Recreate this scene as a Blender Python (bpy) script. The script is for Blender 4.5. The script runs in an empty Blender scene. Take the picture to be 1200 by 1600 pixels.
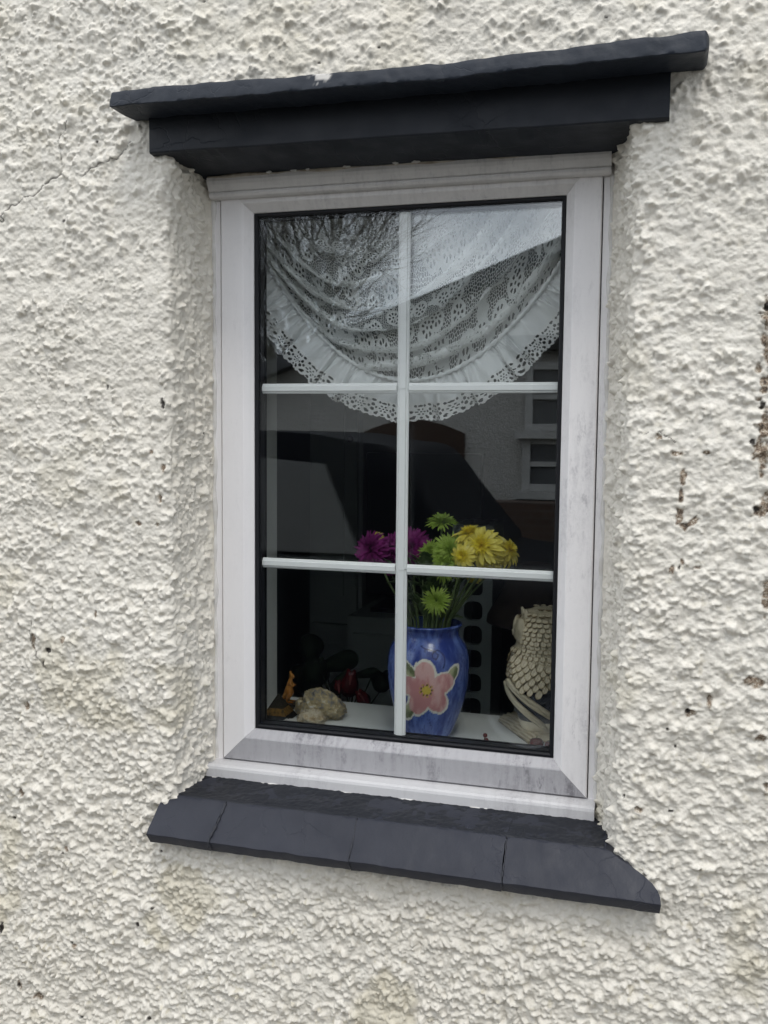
import bpy, bmesh, math, random
import numpy as np
from mathutils import Vector, Matrix, Euler
R_ = math.radians
rng = np.random.default_rng(11)
random.seed(5)
S = bpy.context.scene
COL = S.collection

# ------------------------------------------------------------------ camera
F_PX = 1510.4
CAM = np.array([0.4008, -1.4786, 0.0739])
EUL = (1.489149, -0.0088196, 0.2820772)
cd = bpy.data.cameras.new('camera'); cam = bpy.data.objects.new('camera', cd); COL.objects.link(cam)
cam.location = CAM; cam.rotation_euler = EUL
cd.sensor_fit = 'VERTICAL'; cd.sensor_height = 36.0; cd.lens = 36.0 * F_PX / 1600.0
cd.clip_start = 0.02; cd.clip_end = 2000
S.camera = cam
ROT = np.array(Euler(EUL, 'XYZ').to_matrix())

# ------------------------------------------------------------------ sky, sun, exposure
SUN_EL, SUN_AZ = R_(60), R_(24)            # azimuth measured from -Y (in front of the wall) towards +X
w = bpy.data.worlds.new('World'); S.world = w; w.use_nodes = True
nt = w.node_tree; nt.nodes.clear()
wo = nt.nodes.new('ShaderNodeOutputWorld'); bg = nt.nodes.new('ShaderNodeBackground')
sky = nt.nodes.new('ShaderNodeTexSky'); sky.sky_type = 'NISHITA'; sky.sun_disc = False
sky.sun_elevation = SUN_EL; sky.sun_rotation = R_(180) - SUN_AZ; sky.dust_density = 2.0; sky.air_density = 1.0
tc = nt.nodes.new('ShaderNodeTexCoord'); mp = nt.nodes.new('ShaderNodeMapping'); mp.inputs['Scale'].default_value = (1, 1, 2.2)
nz = nt.nodes.new('ShaderNodeTexNoise'); nz.inputs['Scale'].default_value = 2.3; nz.inputs['Detail'].default_value = 7; nz.inputs['Roughness'].default_value = 0.55
cr = nt.nodes.new('ShaderNodeValToRGB')
cr.color_ramp.elements[0].position = 0.36; cr.color_ramp.elements[0].color = (5.0, 5.6, 6.4, 1)
cr.color_ramp.elements[1].position = 0.66; cr.color_ramp.elements[1].color = (17.0, 17.2, 17.4, 1)
mx = nt.nodes.new('ShaderNodeMix'); mx.data_type = 'RGBA'; mx.inputs[0].default_value = 0.82
nt.links.new(tc.outputs['Generated'], mp.inputs['Vector']); nt.links.new(mp.outputs[0], nz.inputs['Vector'])
nt.links.new(nz.outputs['Fac'], cr.inputs[0])
nt.links.new(sky.outputs[0], mx.inputs[6]); nt.links.new(cr.outputs[0], mx.inputs[7])
nt.links.new(mx.outputs[2], bg.inputs['Color']); nt.links.new(bg.outputs[0], wo.inputs[0])
bg.inputs['Strength'].default_value = 0.15
sd = bpy.data.lights.new('sun', 'SUN'); sun = bpy.data.objects.new('sun', sd); COL.objects.link(sun)
sd.energy = 1.0; sd.angle = R_(12); sd.color = (1.0, 0.97, 0.92)
sv = Vector((math.sin(SUN_AZ) * math.cos(SUN_EL), -math.cos(SUN_AZ) * math.cos(SUN_EL), math.sin(SUN_EL)))
sun.rotation_euler = sv.to_track_quat('Z', 'Y').to_euler(); sun.location = sv * 20
S.view_settings.view_transform = 'Standard'; S.view_settings.look = 'None'
S.view_settings.exposure = 0.19; S.view_settings.gamma = 1.0; S.view_settings.use_curve_mapping = False
S.render.engine = 'CYCLES'
S.cycles.use_denoising = True
S.cycles.max_bounces = 10; S.cycles.transparent_max_bounces = 24; S.cycles.diffuse_bounces = 5; S.cycles.glossy_bounces = 5
S.cycles.caustics_reflective = False; S.cycles.caustics_refractive = False

# ------------------------------------------------------------------ pixel (1200x1600) -> point on a plane of the place
def _ray(px, py): return ROT @ np.array([(px - 600) / F_PX, -(py - 800) / F_PX, -1.0])
def atY(px, py, y):
    d = _ray(px, py); return CAM + d * ((y - CAM[1]) / d[1])
def atX(px, py, x):
    d = _ray(px, py); return CAM + d * ((x - CAM[0]) / d[0])
def atZ(px, py, z):
    d = _ray(px, py); return CAM + d * ((z - CAM[2]) / d[2])
def mirY(px, py, dist):          # where a thing seen mirrored in the pane stands, dist metres in front of the pane
    d = _ray(px, py); g = atY(px, py, 0.0); return g + np.array([d[0], -d[1], d[2]]) * (dist / d[1])

# ------------------------------------------------------------------ mesh helpers
def tagp(o, label=None, cat=None, group=None, kind=None):
    if label: o['label'] = label
    if cat: o['category'] = cat
    if group: o['group'] = group
    if kind: o['kind'] = kind
    return o
def empty(name, loc=(0, 0, 0), parent=None):
    o = bpy.data.objects.new(name, None); COL.objects.link(o); o.location = loc; o.empty_display_size = 0.05
    if parent: o.parent = parent
    return o
def link(name, me, parent=None):
    o = bpy.data.objects.new(name, me); COL.objects.link(o)
    if parent:
        o.parent = parent
        o.matrix_parent_inverse = Matrix.Translation(parent_loc(parent)).inverted()
    return o
def parent_loc(p):
    v = Vector(p.location) if p.type == 'EMPTY' else Vector((0, 0, 0))
    if p.parent and p.type == 'EMPTY': v = v + parent_loc(p.parent) * 0
    return v
def mesh(name, V, Fc, mat, parent=None, smooth=False):
    me = bpy.data.meshes.new(name); me.from_pydata([tuple(map(float, v)) for v in V], [], [tuple(map(int, f)) for f in Fc]); me.update()
    if smooth: me.polygons.foreach_set('use_smooth', [True] * len(me.polygons))
    me.materials.append(mat)
    return link(name, me, parent)
def bmo(name, bm, mat, parent=None, smooth=False, bevel=0, seg=2):
    if bevel:
        bmesh.ops.bevel(bm, geom=[e for e in bm.edges if e.calc_face_angle(0) > 0.5], offset=bevel, segments=seg, affect='EDGES', profile=0.6, clamp_overlap=True)
    bmesh.ops.recalc_face_normals(bm, faces=bm.faces)
    me = bpy.data.meshes.new(name); bm.to_mesh(me); bm.free()
    if smooth: me.polygons.foreach_set('use_smooth', [True] * len(me.polygons))
    me.materials.append(mat)
    return link(name, me, parent)
def bm_box(bm, x0, x1, y0, y1, z0, z1):
    v = [bm.verts.new(p) for p in ((x0, y0, z0), (x1, y0, z0), (x1, y1, z0), (x0, y1, z0), (x0, y0, z1), (x1, y0, z1), (x1, y1, z1), (x0, y1, z1))]
    for f in ((0, 3, 2, 1), (4, 5, 6, 7), (0, 1, 5, 4), (1, 2, 6, 5), (2, 3, 7, 6), (3, 0, 4, 7)): bm.faces.new([v[i] for i in f])
def box(name, x0, x1, y0, y1, z0, z1, mat, parent=None, bevel=0.0):
    bm = bmesh.new(); bm_box(bm, x0, x1, y0, y1, z0, z1)
    return bmo(name, bm, mat, parent, bevel=bevel)
def grid_mesh(name, P, mat, parent=None, smooth=True, mask=None, uv=None, attrs=None, closed_u=False):
    """P: (nv, nu, 3) array of points; mask: (nv-1, nu-1) faces to keep"""
    nv, nu = P.shape[:2]
    idx = np.arange(nv * nu).reshape(nv, nu)
    if closed_u: nx_ = np.roll(idx, -1, axis=1); a, b, c, d = idx[:-1], nx_[:-1], nx_[1:], idx[1:]
    else: a, b, c, d = idx[:-1, :-1], idx[:-1, 1:], idx[1:, 1:], idx[1:, :-1]
    q = np.stack([a, b, c, d], -1)
    q = q[mask] if mask is not None else q.reshape(-1, 4)
    used = np.zeros(nv * nu, bool); used[q.ravel()] = True
    re = np.cumsum(used) - 1; q = re[q]; Pv = P.reshape(-1, 3)[used]
    me = bpy.data.meshes.new(name)
    me.vertices.add(len(Pv)); me.vertices.foreach_set('co', Pv.astype(np.float32).ravel())
    me.loops.add(q.size); me.loops.foreach_set('vertex_index', q.astype(np.int32).ravel())
    me.polygons.add(len(q)); me.polygons.foreach_set('loop_start', np.arange(0, q.size, 4, dtype=np.int32))
    me.polygons.foreach_set('use_smooth', np.full(len(q), smooth))
    if uv is not None:
        l = me.uv_layers.new(name='UVMap'); l.data.foreach_set('uv', uv.reshape(-1, 2)[used][q.ravel()].astype(np.float32).ravel())
    for k, v in (attrs or {}).items():
        if v.ndim == 3:
            at = me.attributes.new(k, 'FLOAT_COLOR', 'POINT'); c4 = np.ones((len(Pv), 4), np.float32); c4[:, :3] = v.reshape(-1, 3)[used]; at.data.foreach_set('color', c4.ravel())
        else:
            at = me.attributes.new(k, 'FLOAT', 'POINT'); at.data.foreach_set('value', v.reshape(-1)[used].astype(np.float32))
    me.update(); me.validate(); me.materials.append(mat)
    return link(name, me, parent)
class MB:
    def __init__(s): s.v = []; s.f = []
    def add(s, V, Fc):
        n = len(s.v); s.v += [tuple(p) for p in V]; s.f += [tuple(i + n for i in f) for f in Fc]
    def tube(s, pts, rad, n=6, cap=True):
        pts = [np.asarray(p, float) for p in pts]; V = []; Fc = []
        t0 = None
        for i, p in enumerate(pts):
            t = pts[min(i + 1, len(pts) - 1)] - pts[max(i - 1, 0)]; t = t / (np.linalg.norm(t) + 1e-9)
            if t0 is None:
                a = np.array([0, 0, 1.0]) if abs(t[2]) < 0.9 else np.array([1.0, 0, 0]); u = np.cross(t, a)
            else: u = u - t * np.dot(u, t)
            u = u / (np.linalg.norm(u) + 1e-9); v = np.cross(t, u); t0 = t
            r = rad[i] if hasattr(rad, '__len__') else rad
            for k in range(n):
                an = 2 * math.pi * k / n; V.append(p + r * (math.cos(an) * u + math.sin(an) * v))
        for i in range(len(pts) - 1):
            for k in range(n):
                k2 = (k + 1) % n; Fc.append((i * n + k, i * n + k2, (i + 1) * n + k2, (i + 1) * n + k))
        if cap: Fc.append(tuple(range(n - 1, -1, -1))); Fc.append(tuple((len(pts) - 1) * n + k for k in range(n)))
        s.add(V, Fc)
    def build(s, name, mat, parent=None, smooth=True): return mesh(name, s.v, s.f, mat, parent, smooth)
def lathe(name, prof, center, mat, parent=None, n=48, smooth=True, attrs=None):
    th = np.linspace(0, 2 * math.pi, n, endpoint=False); prof = np.asarray(prof)
    P = np.zeros((len(prof), n, 3))
    P[:, :, 0] = center[0] + prof[:, :1] * np.cos(th); P[:, :, 1] = center[1] + prof[:, :1] * np.sin(th); P[:, :, 2] = center[2] + prof[:, 1:2]
    return grid_mesh(name, P, mat, parent, smooth, closed_u=True, attrs=attrs)
def bezier_interp(pts, n):
    pts = np.asarray(pts, float); m = len(pts) - 1; out = []
    for i in range(n):
        u = i / (n - 1) * m; k = min(int(u), m - 1); f = u - k
        p0, p1, p2, p3 = pts[max(k - 1, 0)], pts[k], pts[k + 1], pts[min(k + 2, m)]
        out.append(0.5 * ((2 * p1) + (p2 - p0) * f + (2 * p0 - 5 * p1 + 4 * p2 - p3) * f * f + (3 * p1 - p0 - 3 * p2 + p3) * f ** 3))
    return np.array(out)

# lattice noise on arrays
def vnoise(x, y, seed):
    g = np.random.default_rng(seed).random((256, 256)) * 2 - 1
    xi = np.floor(x).astype(int); yi = np.floor(y).astype(int); fx = x - xi; fy = y - yi
    fx = fx * fx * fx * (fx * (fx * 6 - 15) + 10); fy = fy * fy * fy * (fy * (fy * 6 - 15) + 10)
    xi &= 255; yi &= 255; x2 = (xi + 1) & 255; y2 = (yi + 1) & 255
    return (g[yi, xi] * (1 - fx) + g[yi, x2] * fx) * (1 - fy) + (g[y2, xi] * (1 - fx) + g[y2, x2] * fx) * fy
def fbm(x, y, seed, o=4, g=0.5):
    s = np.zeros_like(x); a = 1.0
    for k in range(o): s += a * vnoise(x * 2 ** k + 13.7 * k, y * 2 ** k + 7.1 * k, seed + k); a *= g
    return s

# ------------------------------------------------------------------ materials
class M:
    def __init__(s, name, col=(0.8, 0.8, 0.8), rough=0.6, spec=0.5, metal=0.0):
        s.m = bpy.data.materials.new(name); s.m.use_nodes = True; s.t = s.m.node_tree; s.b = s.t.nodes['Principled BSDF']
        s.o = s.t.nodes['Material Output']; s.set('Base Color', (*col, 1)); s.set('Roughness', rough); s.set('Specular IOR Level', spec); s.set('Metallic', metal)
    def set(s, k, v): s.b.inputs[k].default_value = v; return s
    def n(s, typ, **kw):
        nd = s.t.nodes.new('ShaderNode' + typ)
        for k, v in kw.items():
            if k in nd.inputs.keys(): nd.inputs[k].default_value = v
            else: setattr(nd, k, v)
        return nd
    def l(s, a, b): s.t.links.new(a, b)
    def obj(s): return s.n('TexCoord').outputs['Object']
    def noise(s, scale, detail=4, rough=0.5, vec=None, stretch=None):
        nd = s.n('TexNoise', Scale=scale, Detail=detail, Roughness=rough); v = vec or s.obj()
        if stretch: mp = s.n('Mapping'); mp.inputs['Scale'].default_value = stretch; s.l(v, mp.inputs[0]); v = mp.outputs[0]
        s.l(v, nd.inputs['Vector']); return nd.outputs['Fac']
    def ramp(s, fac, stops):
        nd = s.n('ValToRGB'); e = nd.color_ramp.elements
        while len(e) < len(stops): e.new(0.5)
        for i, (p, c) in enumerate(stops): e[i].position = p; e[i].color = (*c, 1) if hasattr(c, '__len__') else (c, c, c, 1)
        s.l(fac, nd.inputs[0]); return nd.outputs[0]
    def math(s, op, a, b=None):
        nd = s.n('Math', operation=op)
        for i, v in enumerate((a, b)):
            if v is None: continue
            if hasattr(v, 'links'): s.l(v, nd.inputs[i])
            else: nd.inputs[i].default_value = v
        return nd.outputs[0]
    def mix(s, fac, a, b, blend='MIX'):
        nd = s.n('Mix', data_type='RGBA', blend_type=blend)
        for i, v in ((0, fac), (6, a), (7, b)):
            if hasattr(v, 'links'): s.l(v, nd.inputs[i])
            elif i == 0: nd.inputs[0].default_value = v
            else: nd.inputs[i].default_value = (*v, 1)
        return nd.outputs[2]
    def attr(s, name, out='Fac'): return s.n('Attribute', attribute_name=name).outputs[out]
    def color(s, out): s.l(out, s.b.inputs['Base Color']); return s
    def rough(s, out): s.l(out, s.b.inputs['Roughness']); return s
    def bump(s, h, strength=0.3, dist=0.001):
        nd = s.n('Bump', Strength=strength, Distance=dist); s.l(h, nd.inputs['Height']); s.l(nd.outputs[0], s.b.inputs['Normal']); return s
def simple(name, c1, c2, scale, rough=0.6, bump=0.0, spec=0.4, dist=0.001, detail=5):
    m = M(name, c1, rough, spec); f = m.noise(scale, detail); m.color(m.ramp(f, [(0.35, c1), (0.65, c2)]))
    if bump: m.bump(m.noise(scale * 2.5, 4), bump, dist)
    return m.m

# painted roughcast
m = M('painted_roughcast', rough=0.62, spec=0.35)
big = m.ramp(m.noise(2.2, 4), [(0.3, (0.668, 0.630, 0.555)), (0.7, (0.726, 0.696, 0.628))])
small = m.noise(60, 5, 0.6)
c = m.mix(m.ramp(small, [(0.35, 0.55), (0.65, 0.0)]), big, (0.60, 0.565, 0.49))
c = m.mix(m.attr('stain'), c, (0.48, 0.43, 0.30))
grit = m.ramp(m.noise(170, 6, 0.75), [(0.36, (0.05, 0.04, 0.032)), (0.46, (0.20, 0.145, 0.10)), (0.54, (0.34, 0.28, 0.21)), (0.62, (0.55, 0.51, 0.44))])
c = m.mix(m.attr('chip'), c, grit)
c = m.mix(m.attr('dark'), c, (0.035, 0.03, 0.025))
m.color(c)
h = m.math('ADD', m.noise(420, 3, 0.6), m.math('MULTIPLY', m.noise(150, 3, 0.55), 1.4))
vch = m.n('TexVoronoi', feature='F1', Scale=210.0); m.l(m.obj(), vch.inputs['Vector']); sxc = m.n('SeparateXYZ'); m.l(vch.outputs['Color'], sxc.inputs[0])
chipb = m.math('MULTIPLY', m.math('POWER', sxc.outputs[0], 2.0), m.math('SUBTRACT', 0.62, vch.outputs['Distance']))
h = m.math('ADD', h, m.math('MULTIPLY', chipb, 1.5))
m.bump(h, 0.48, 0.0014)
MAT_WALL = m.m

def dark_paint(name, base, chips=False):
    m = M(name, base, 0.45, 0.28)
    f = m.noise(9, 5, 0.6)
    b2 = tuple(x * 1.25 + 0.002 for x in base)
    c = m.ramp(f, [(0.3, base), (0.75, b2)])
    dust = m.ramp(m.noise(55, 6, 0.7), [(0.60, 0.0), (0.85, 0.30)])
    c = m.mix(dust, c, tuple(min(1, x * 1.8 + 0.008) for x in base))
    if chips: c = m.mix(m.attr('chip'), c, (0.50, 0.48, 0.45))
    m.color(c); m.rough(m.ramp(m.noise(25, 4), [(0.3, 0.42), (0.7, 0.60)]))
    vor = m.n('TexVoronoi', feature='DISTANCE_TO_EDGE', Scale=17.0); wv = m.n('Mapping'); 
    vadd = m.n('VectorMath', operation='ADD'); nn = m.n('TexNoise', Scale=14.0, Detail=4.0); m.l(m.obj(), nn.inputs['Vector'])
    sc = m.n('VectorMath', operation='SCALE'); sc.inputs['Scale'].default_value = 0.10; m.l(nn.outputs['Color'], sc.inputs[0])
    m.l(m.obj(), vadd.inputs[0]); m.l(sc.outputs[0], vadd.inputs[1]); m.l(vadd.outputs[0], vor.inputs['Vector'])
    crack = m.ramp(vor.outputs['Distance'], [(0.0, 0.0), (0.02, 1.0)])
    gate = m.ramp(m.noise(5, 2), [(0.48, 1.0), (0.6, 0.0)])
    crk = m.math('MAXIMUM', crack, gate)
    hh = m.math('ADD', m.math('MULTIPLY', crk, 0.8), m.math('ADD', m.noise(70, 4, 0.6), m.math('MULTIPLY', m.noise(300, 3), 0.3)))
    m.bump(hh, 0.5, 0.0012)
    return m.m
MAT_HOOD = dark_paint('dark_slate_paint_hood', (0.012, 0.016, 0.024), True)
MAT_BOARD = dark_paint('dark_slate_paint_board', (0.008, 0.0105, 0.016))
MAT_SILL = dark_paint('dark_slate_paint_tiles', (0.018, 0.020, 0.029))
MAT_MORTAR = simple('dark_mortar_paint', (0.015, 0.016, 0.022), (0.024, 0.026, 0.034), 80, 0.6, 0.4)

def upvc(name, dirt, tint=(0.765, 0.748, 0.748), dd=(0.30, 0.29, 0.305)):
    m = M(name, tint, 0.36, 0.45)
    fine = m.noise(170, 6, 0.75)
    st_ = m.noise(9, 6, 0.7, stretch=(7.0, 1.0, 1.0)); st2 = m.noise(60, 6, 0.75, stretch=(1.4, 1, .5))
    patch = m.ramp(m.noise(5, 4, 0.6), [(0.42, 0.15), (0.66, 1.0)])
    a = m.math('MULTIPLY', m.math('MULTIPLY', m.ramp(st_, [(0.42, 0.0), (0.70, 1.0)]), patch), m.ramp(fine, [(0.35, 0.15), (0.6, 1.0)]))
    a = m.math('MAXIMUM', a, m.math('MULTIPLY', m.math('MULTIPLY', m.ramp(st2, [(0.53, 0.0), (0.66, 1.0)]), patch), 0.9))
    a = m.math('MULTIPLY', a, dirt); a = m.math('MINIMUM', a, 1.0)
    dc = m.ramp(m.noise(7, 3), [(0.35, dd), (0.7, tuple(x * 1.3 for x in dd))])
    m.color(m.mix(a, tint, dc)); m.rough(m.ramp(fine, [(0.3, 0.34), (0.7, 0.5)]))
    m.bump(m.noise(40, 3), 0.05, 0.0006)
    return m.m
MAT_UPVC = upvc('white_upvc', 0.28)
MAT_UPVC_R = upvc('white_upvc_streaked', 0.75)
MAT_UPVC_B = upvc('white_upvc_grimy', 2.4, (0.38, 0.375, 0.39), (.15, .145, .157))
MAT_UPVC_S = upvc('white_upvc_subsill', 1.3, (0.56, 0.555, 0.56))
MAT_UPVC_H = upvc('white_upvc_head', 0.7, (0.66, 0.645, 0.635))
MAT_BAR = upvc('white_glazing_bar', 0.05, (0.74, 0.76, 0.755))
MAT_SEAL = simple('old_white_sealant', (0.52, 0.50, 0.47), (0.66, 0.65, 0.63), 45, 0.55, 0.3)
MAT_GASKET = M('black_rubber', (0.004, 0.0045, 0.007), 0.55, 0.3).m
MAT_SPACER = M('dark_spacer', (0.010, 0.011, 0.014), 0.45, 0.3, 0.0).m

def glass_mat():
    m = bpy.data.materials.new('window_glass'); m.use_nodes = True; t = m.node_tree; t.nodes.clear()
    o = t.nodes.new('ShaderNodeOutputMaterial'); mix = t.nodes.new('ShaderNodeMixShader'); tr = t.nodes.new('ShaderNodeBsdfTransparent'); gl = t.nodes.new('ShaderNodeBsdfGlossy')
    tr.inputs[0].default_value = (0.985, 0.992, 0.989, 1); gl.inputs['Roughness'].default_value = 0.0; gl.inputs['Color'].default_value = (0.96, 0.98, 1, 1)
    fr = t.nodes.new('ShaderNodeFresnel'); ge = t.nodes.new('ShaderNodeNewGeometry'); mr = t.nodes.new('ShaderNodeMapRange')
    mr.inputs['To Min'].default_value = 1.65; mr.inputs['To Max'].default_value = 1 / 1.65
    t.links.new(ge.outputs['Backfacing'], mr.inputs['Value']); t.links.new(mr.outputs[0], fr.inputs['IOR'])
    # faint waviness of the float glass and a film of grime
    nz = t.nodes.new('ShaderNodeTexNoise'); nz.inputs['Scale'].default_value = 5; bp = t.nodes.new('ShaderNodeBump'); bp.inputs['Strength'].default_value = 0.02; bp.inputs['Distance'].default_value = 0.002
    tc = t.nodes.new('ShaderNodeTexCoord'); t.links.new(tc.outputs['Object'], nz.inputs['Vector']); t.links.new(nz.outputs['Fac'], bp.inputs['Height']); t.links.new(bp.outputs[0], gl.inputs['Normal'])
    t.links.new(fr.outputs[0], mix.inputs[0]); t.links.new(tr.outputs[0], mix.inputs[1]); t.links.new(gl.outputs[0], mix.inputs[2])
    t.links.new(mix.outputs[0], o.inputs[0]); return m
MAT_GLASS = glass_mat()

# ------------------------------------------------------------------ ground and lane
GZ = -1.45
MAT_GROUND = simple('lane_asphalt', (0.055, 0.055, 0.055), (0.09, 0.088, 0.083), 18, 0.85, 0.4)
g = mesh('ground', [(-300, -300, GZ - .004), (300, -300, GZ - .004), (300, 300, GZ - .004), (-300, 300, GZ - .004)], [(0, 1, 2, 3)], simple('rough_grass_ground', (0.06, 0.075, 0.03), (0.09, 0.09, 0.05), 3, 0.9)); tagp(g, kind='structure')
g = box('road', -40, 40, -5.9, -0.95, GZ - .05, GZ + .004, MAT_GROUND); tagp(g, kind='structure')
g = box('pavement', -40, 40, -0.95, -0.14, GZ - .05, GZ + .11, simple('concrete_pavement', (0.30, 0.29, 0.27), (0.36, 0.35, 0.33), 9, 0.85, 0.3), bevel=.01); tagp(g, kind='structure')

# ------------------------------------------------------------------ the cottage: roughcast wall
cottage = empty('cottage', (0, 0, GZ))
tagp(cottage, 'cream roughcast cottage with a white framed window under a dark hood', 'cottage')
D = 0.125; HH = 0.0016
zlo, zhi = -1.02, 0.81; ulo, uhi = -0.745, 0.63
ZB, ZT = -0.545, 0.500                           # window rows
def plan(pts):                                   # smooth corner polyline -> arc-length samples
    P = [np.array(p) for p in pts]; out = [P[0]]
    return np.array(P)
def reveal(xc, r, xe, ye, sgn):
    """plan points from the flat wall into the reveal; returns (u, x, y, nx, ny), u measured along the surface from the corner start"""
    c0 = np.array([xc - sgn * r * 1.1, -D]); c1 = np.array([xc, -D]); e = np.array([xe, ye])
    dr = e - c1; dr = dr / np.linalg.norm(dr); c2 = c1 + dr * r
    t = np.linspace(0, 1, 60)[:, None]
    bz = (1 - t) ** 2 * c0 + 2 * t * (1 - t) * c1 + t ** 2 * c2
    ln = c2 + (e - c2) * np.linspace(0, 1, 60)[1:, None]
    pl = np.vstack([bz, ln]); L = np.concatenate([[0], np.cumsum(np.linalg.norm(np.diff(pl, axis=0), axis=1))])
    n = int(L[-1] / HH); s = np.linspace(0, L[-1], n)
    x = np.interp(s, L, pl[:, 0]); y = np.interp(s, L, pl[:, 1])
    tx = np.gradient(x, s); ty = np.gradient(y, s); nrm = np.hypot(tx, ty); tx /= nrm; ty /= nrm
    k = np.ones(7) / 7; 
    nx, ny = (ty, -tx) if sgn > 0 else (-ty, tx)
    if ny[0] > 0: nx, ny = -nx, -ny
    return s, x, y, nx, ny, c0[0]
sL, xL, yL, nxL, nyL, u0L = reveal(-0.338, 0.012, -0.3165, 0.0, +1)
sR, xR, yR, nxR, nyR, u0R = reveal(0.3535, 0.020, 0.3140, 0.0, -1)
far = lambda a, b: a + (b - a) * np.linspace(0, 1, 26)[:-1] ** 0.5
uA = np.concatenate([far(-3.6, ulo), np.arange(ulo, u0L - HH * .5, HH)])
uB = u0L + sL
uE = np.concatenate([np.arange(u0R + HH, uhi, HH), far(3.6, uhi)[::-1]])
uD_ = (u0R - sR)[::-1]
uC = np.arange(uB[-1] + HH, uD_[0] - HH * .5, HH)
U = np.concatenate([uA, uB, uC, uD_, uE]); nA, nB, nC, nD = len(uA), len(uB), len(uC), len(uD_)
Zr = np.concatenate([GZ + (zlo - GZ) * np.linspace(0, 1, 26)[:-1] ** 0.5, np.arange(zlo, zhi, HH), (2.6 + (zhi - 2.6) * np.linspace(0, 1, 26) ** 0.5)[::-1][1:]])
UU, ZZ = np.meshgrid(U, Zr)
inwin = (ZZ > ZB) & (ZZ < ZT)
colreg = np.concatenate([np.zeros(nA), np.ones(nB), np.full(nC, 2), np.full(nD, 3), np.full(len(uE), 4)]).astype(int)
BX, BY = UU.copy(), np.full_like(UU, -D); NX, NY = np.zeros_like(UU), np.full_like(UU, -1.0)
winrow = np.where((Zr > ZB) & (Zr < ZT))[0]; r0, r1 = winrow[0], winrow[-1] + 1
cB = slice(nA, nA + nB); cD = slice(nA + nB + nC, nA + nB + nC + nD)
BX[r0:r1, cB] = xL; BY[r0:r1, cB] = yL; NX[r0:r1, cB] = nxL; NY[r0:r1, cB] = nyL
BX[r0:r1, cD] = xR[::-1]; BY[r0:r1, cD] = yR[::-1]; NX[r0:r1, cD] = nxR[::-1]; NY[r0:r1, cD] = nyR[::-1]
# relief in metres
low = 0.0035 * fbm(UU * 7, ZZ * 7, 1, 3) + 0.0013 * fbm(UU * 28, ZZ * 28, 5, 3) + 0.0026 * (.4 - np.abs(fbm(UU * 30 + 7, ZZ * 36, 15, 3, .5)))
Hm = np.zeros_like(UU)
dens = np.clip(0.48 + 0.36 * vnoise(UU * 9, ZZ * 9, 21) + .42 * vnoise(UU * 24, ZZ * 24, 25), 0, 1)
i_u0, i_u1 = np.searchsorted(U, ulo), np.searchsorted(U, uhi)
j_z0, j_z1 = np.searchsorted(Zr, zlo), np.searchsorted(Zr, zhi)
NP_ = 60000
pu = rng.uniform(ulo, uhi, NP_); pz = rng.uniform(zlo, zhi, NP_); rr = rng.random((NP_, 14)); ln_ = rng.normal(size=NP_)
for k in range(NP_):
    ci = np.searchsorted(U, pu[k]); cj = j_z0 + int((pz[k] - zlo) / HH)
    if colreg[min(ci, len(U) - 1)] == 2 and ZB < pz[k] < ZT: continue
    reg = colreg[min(ci, len(U) - 1)]; rv = reg in (1, 3) and ZB < pz[k] < ZT
    lowz = np.clip((0.25 - pz[k]) / 0.9, 0, 1)
    d_ = dens[min(cj, len(Zr) - 1), min(ci, len(U) - 1)]
    if not rv and rr[k, 0] > 0.26 + 0.40 * lowz + 0.85 * (d_ - 0.42): continue
    if rv and rr[k, 0] > 0.55 + 0.6 * (d_ - .4): continue
    a = np.clip(0.0031 * math.exp(0.46 * ln_[k]), 0.0015, 0.0105) * (0.95 if rv else 1.0 + .10 * lowz)
    b = a * (0.55 + 0.42 * rr[k, 1]); an = math.pi * rr[k, 2]; hgt = min(.0066, a * (0.62 + 0.62 * rr[k, 3])) * (1.3 if rv else 1.0)
    q = int(a / HH) + 2
    i0, i1, j0, j1 = max(ci - q, 0), min(ci + q + 1, len(U)), max(cj - q, 0), min(cj + q + 1, len(Zr))
    if i1 - i0 < 3 or j1 - j0 < 3: continue
    dx = U[i0:i1] - pu[k]; dz = Zr[j0:j1] - pz[k]
    X_ = dx[None, :] * math.cos(an) + dz[:, None] * math.sin(an); Y_ = -dx[None, :] * math.sin(an) + dz[:, None] * math.cos(an)
    xn, yn = X_ / a, Y_ / b; tq = np.arctan2(yn, xn)
    e = (xn * xn + yn * yn) * (1 + .22 * np.sin(3 * tq + 6.3 * rr[k, 6]) + .14 * np.sin(5 * tq + 6.3 * rr[k, 7]))
    cap = np.clip(1 - e, 0, 1) ** .42
    for q0 in ((8, 10) if rr[k, 12] < .45 else (8,)):                                   # broken facets
        g_, o_ = 6.283 * rr[k, q0], .62 + .5 * rr[k, q0 + 1]; cap = np.minimum(cap, np.clip(o_ + .75 * (xn * math.cos(g_) + yn * math.sin(g_)), 0, 2))
    cap = hgt * cap
    Hs = Hm[j0:j1, i0:i1]
    np.maximum(Hs, cap + (0.40 + .25 * lowz) * np.where(e < 1, Hs, 0), out=Hs)
def blur(A, n=1):
    for _ in range(n):
        A = (np.roll(A, 1, 0) + 2 * A + np.roll(A, -1, 0)) / 4; A = (np.roll(A, 1, 1) + 2 * A + np.roll(A, -1, 1)) / 4
    return A
thick = np.clip(0.5 + 0.9 * fbm(UU * 5, ZZ * 5, 61, 2), 0, 1)            # how thick the paint lies over the stones
Hs1 = .8 * Hm + .2 * blur(Hm, 1); Hs2 = blur(Hm, 2)
Hm = Hs1 * (1 - 0.85 * thick) + Hs2 * 0.85 * thick
Hm = Hm * (1 + .34 * fbm(UU * 190, ZZ * 190, 83, 2))
lowz = np.clip((0.1 - ZZ) / 0.9, 0, 1)
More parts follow.
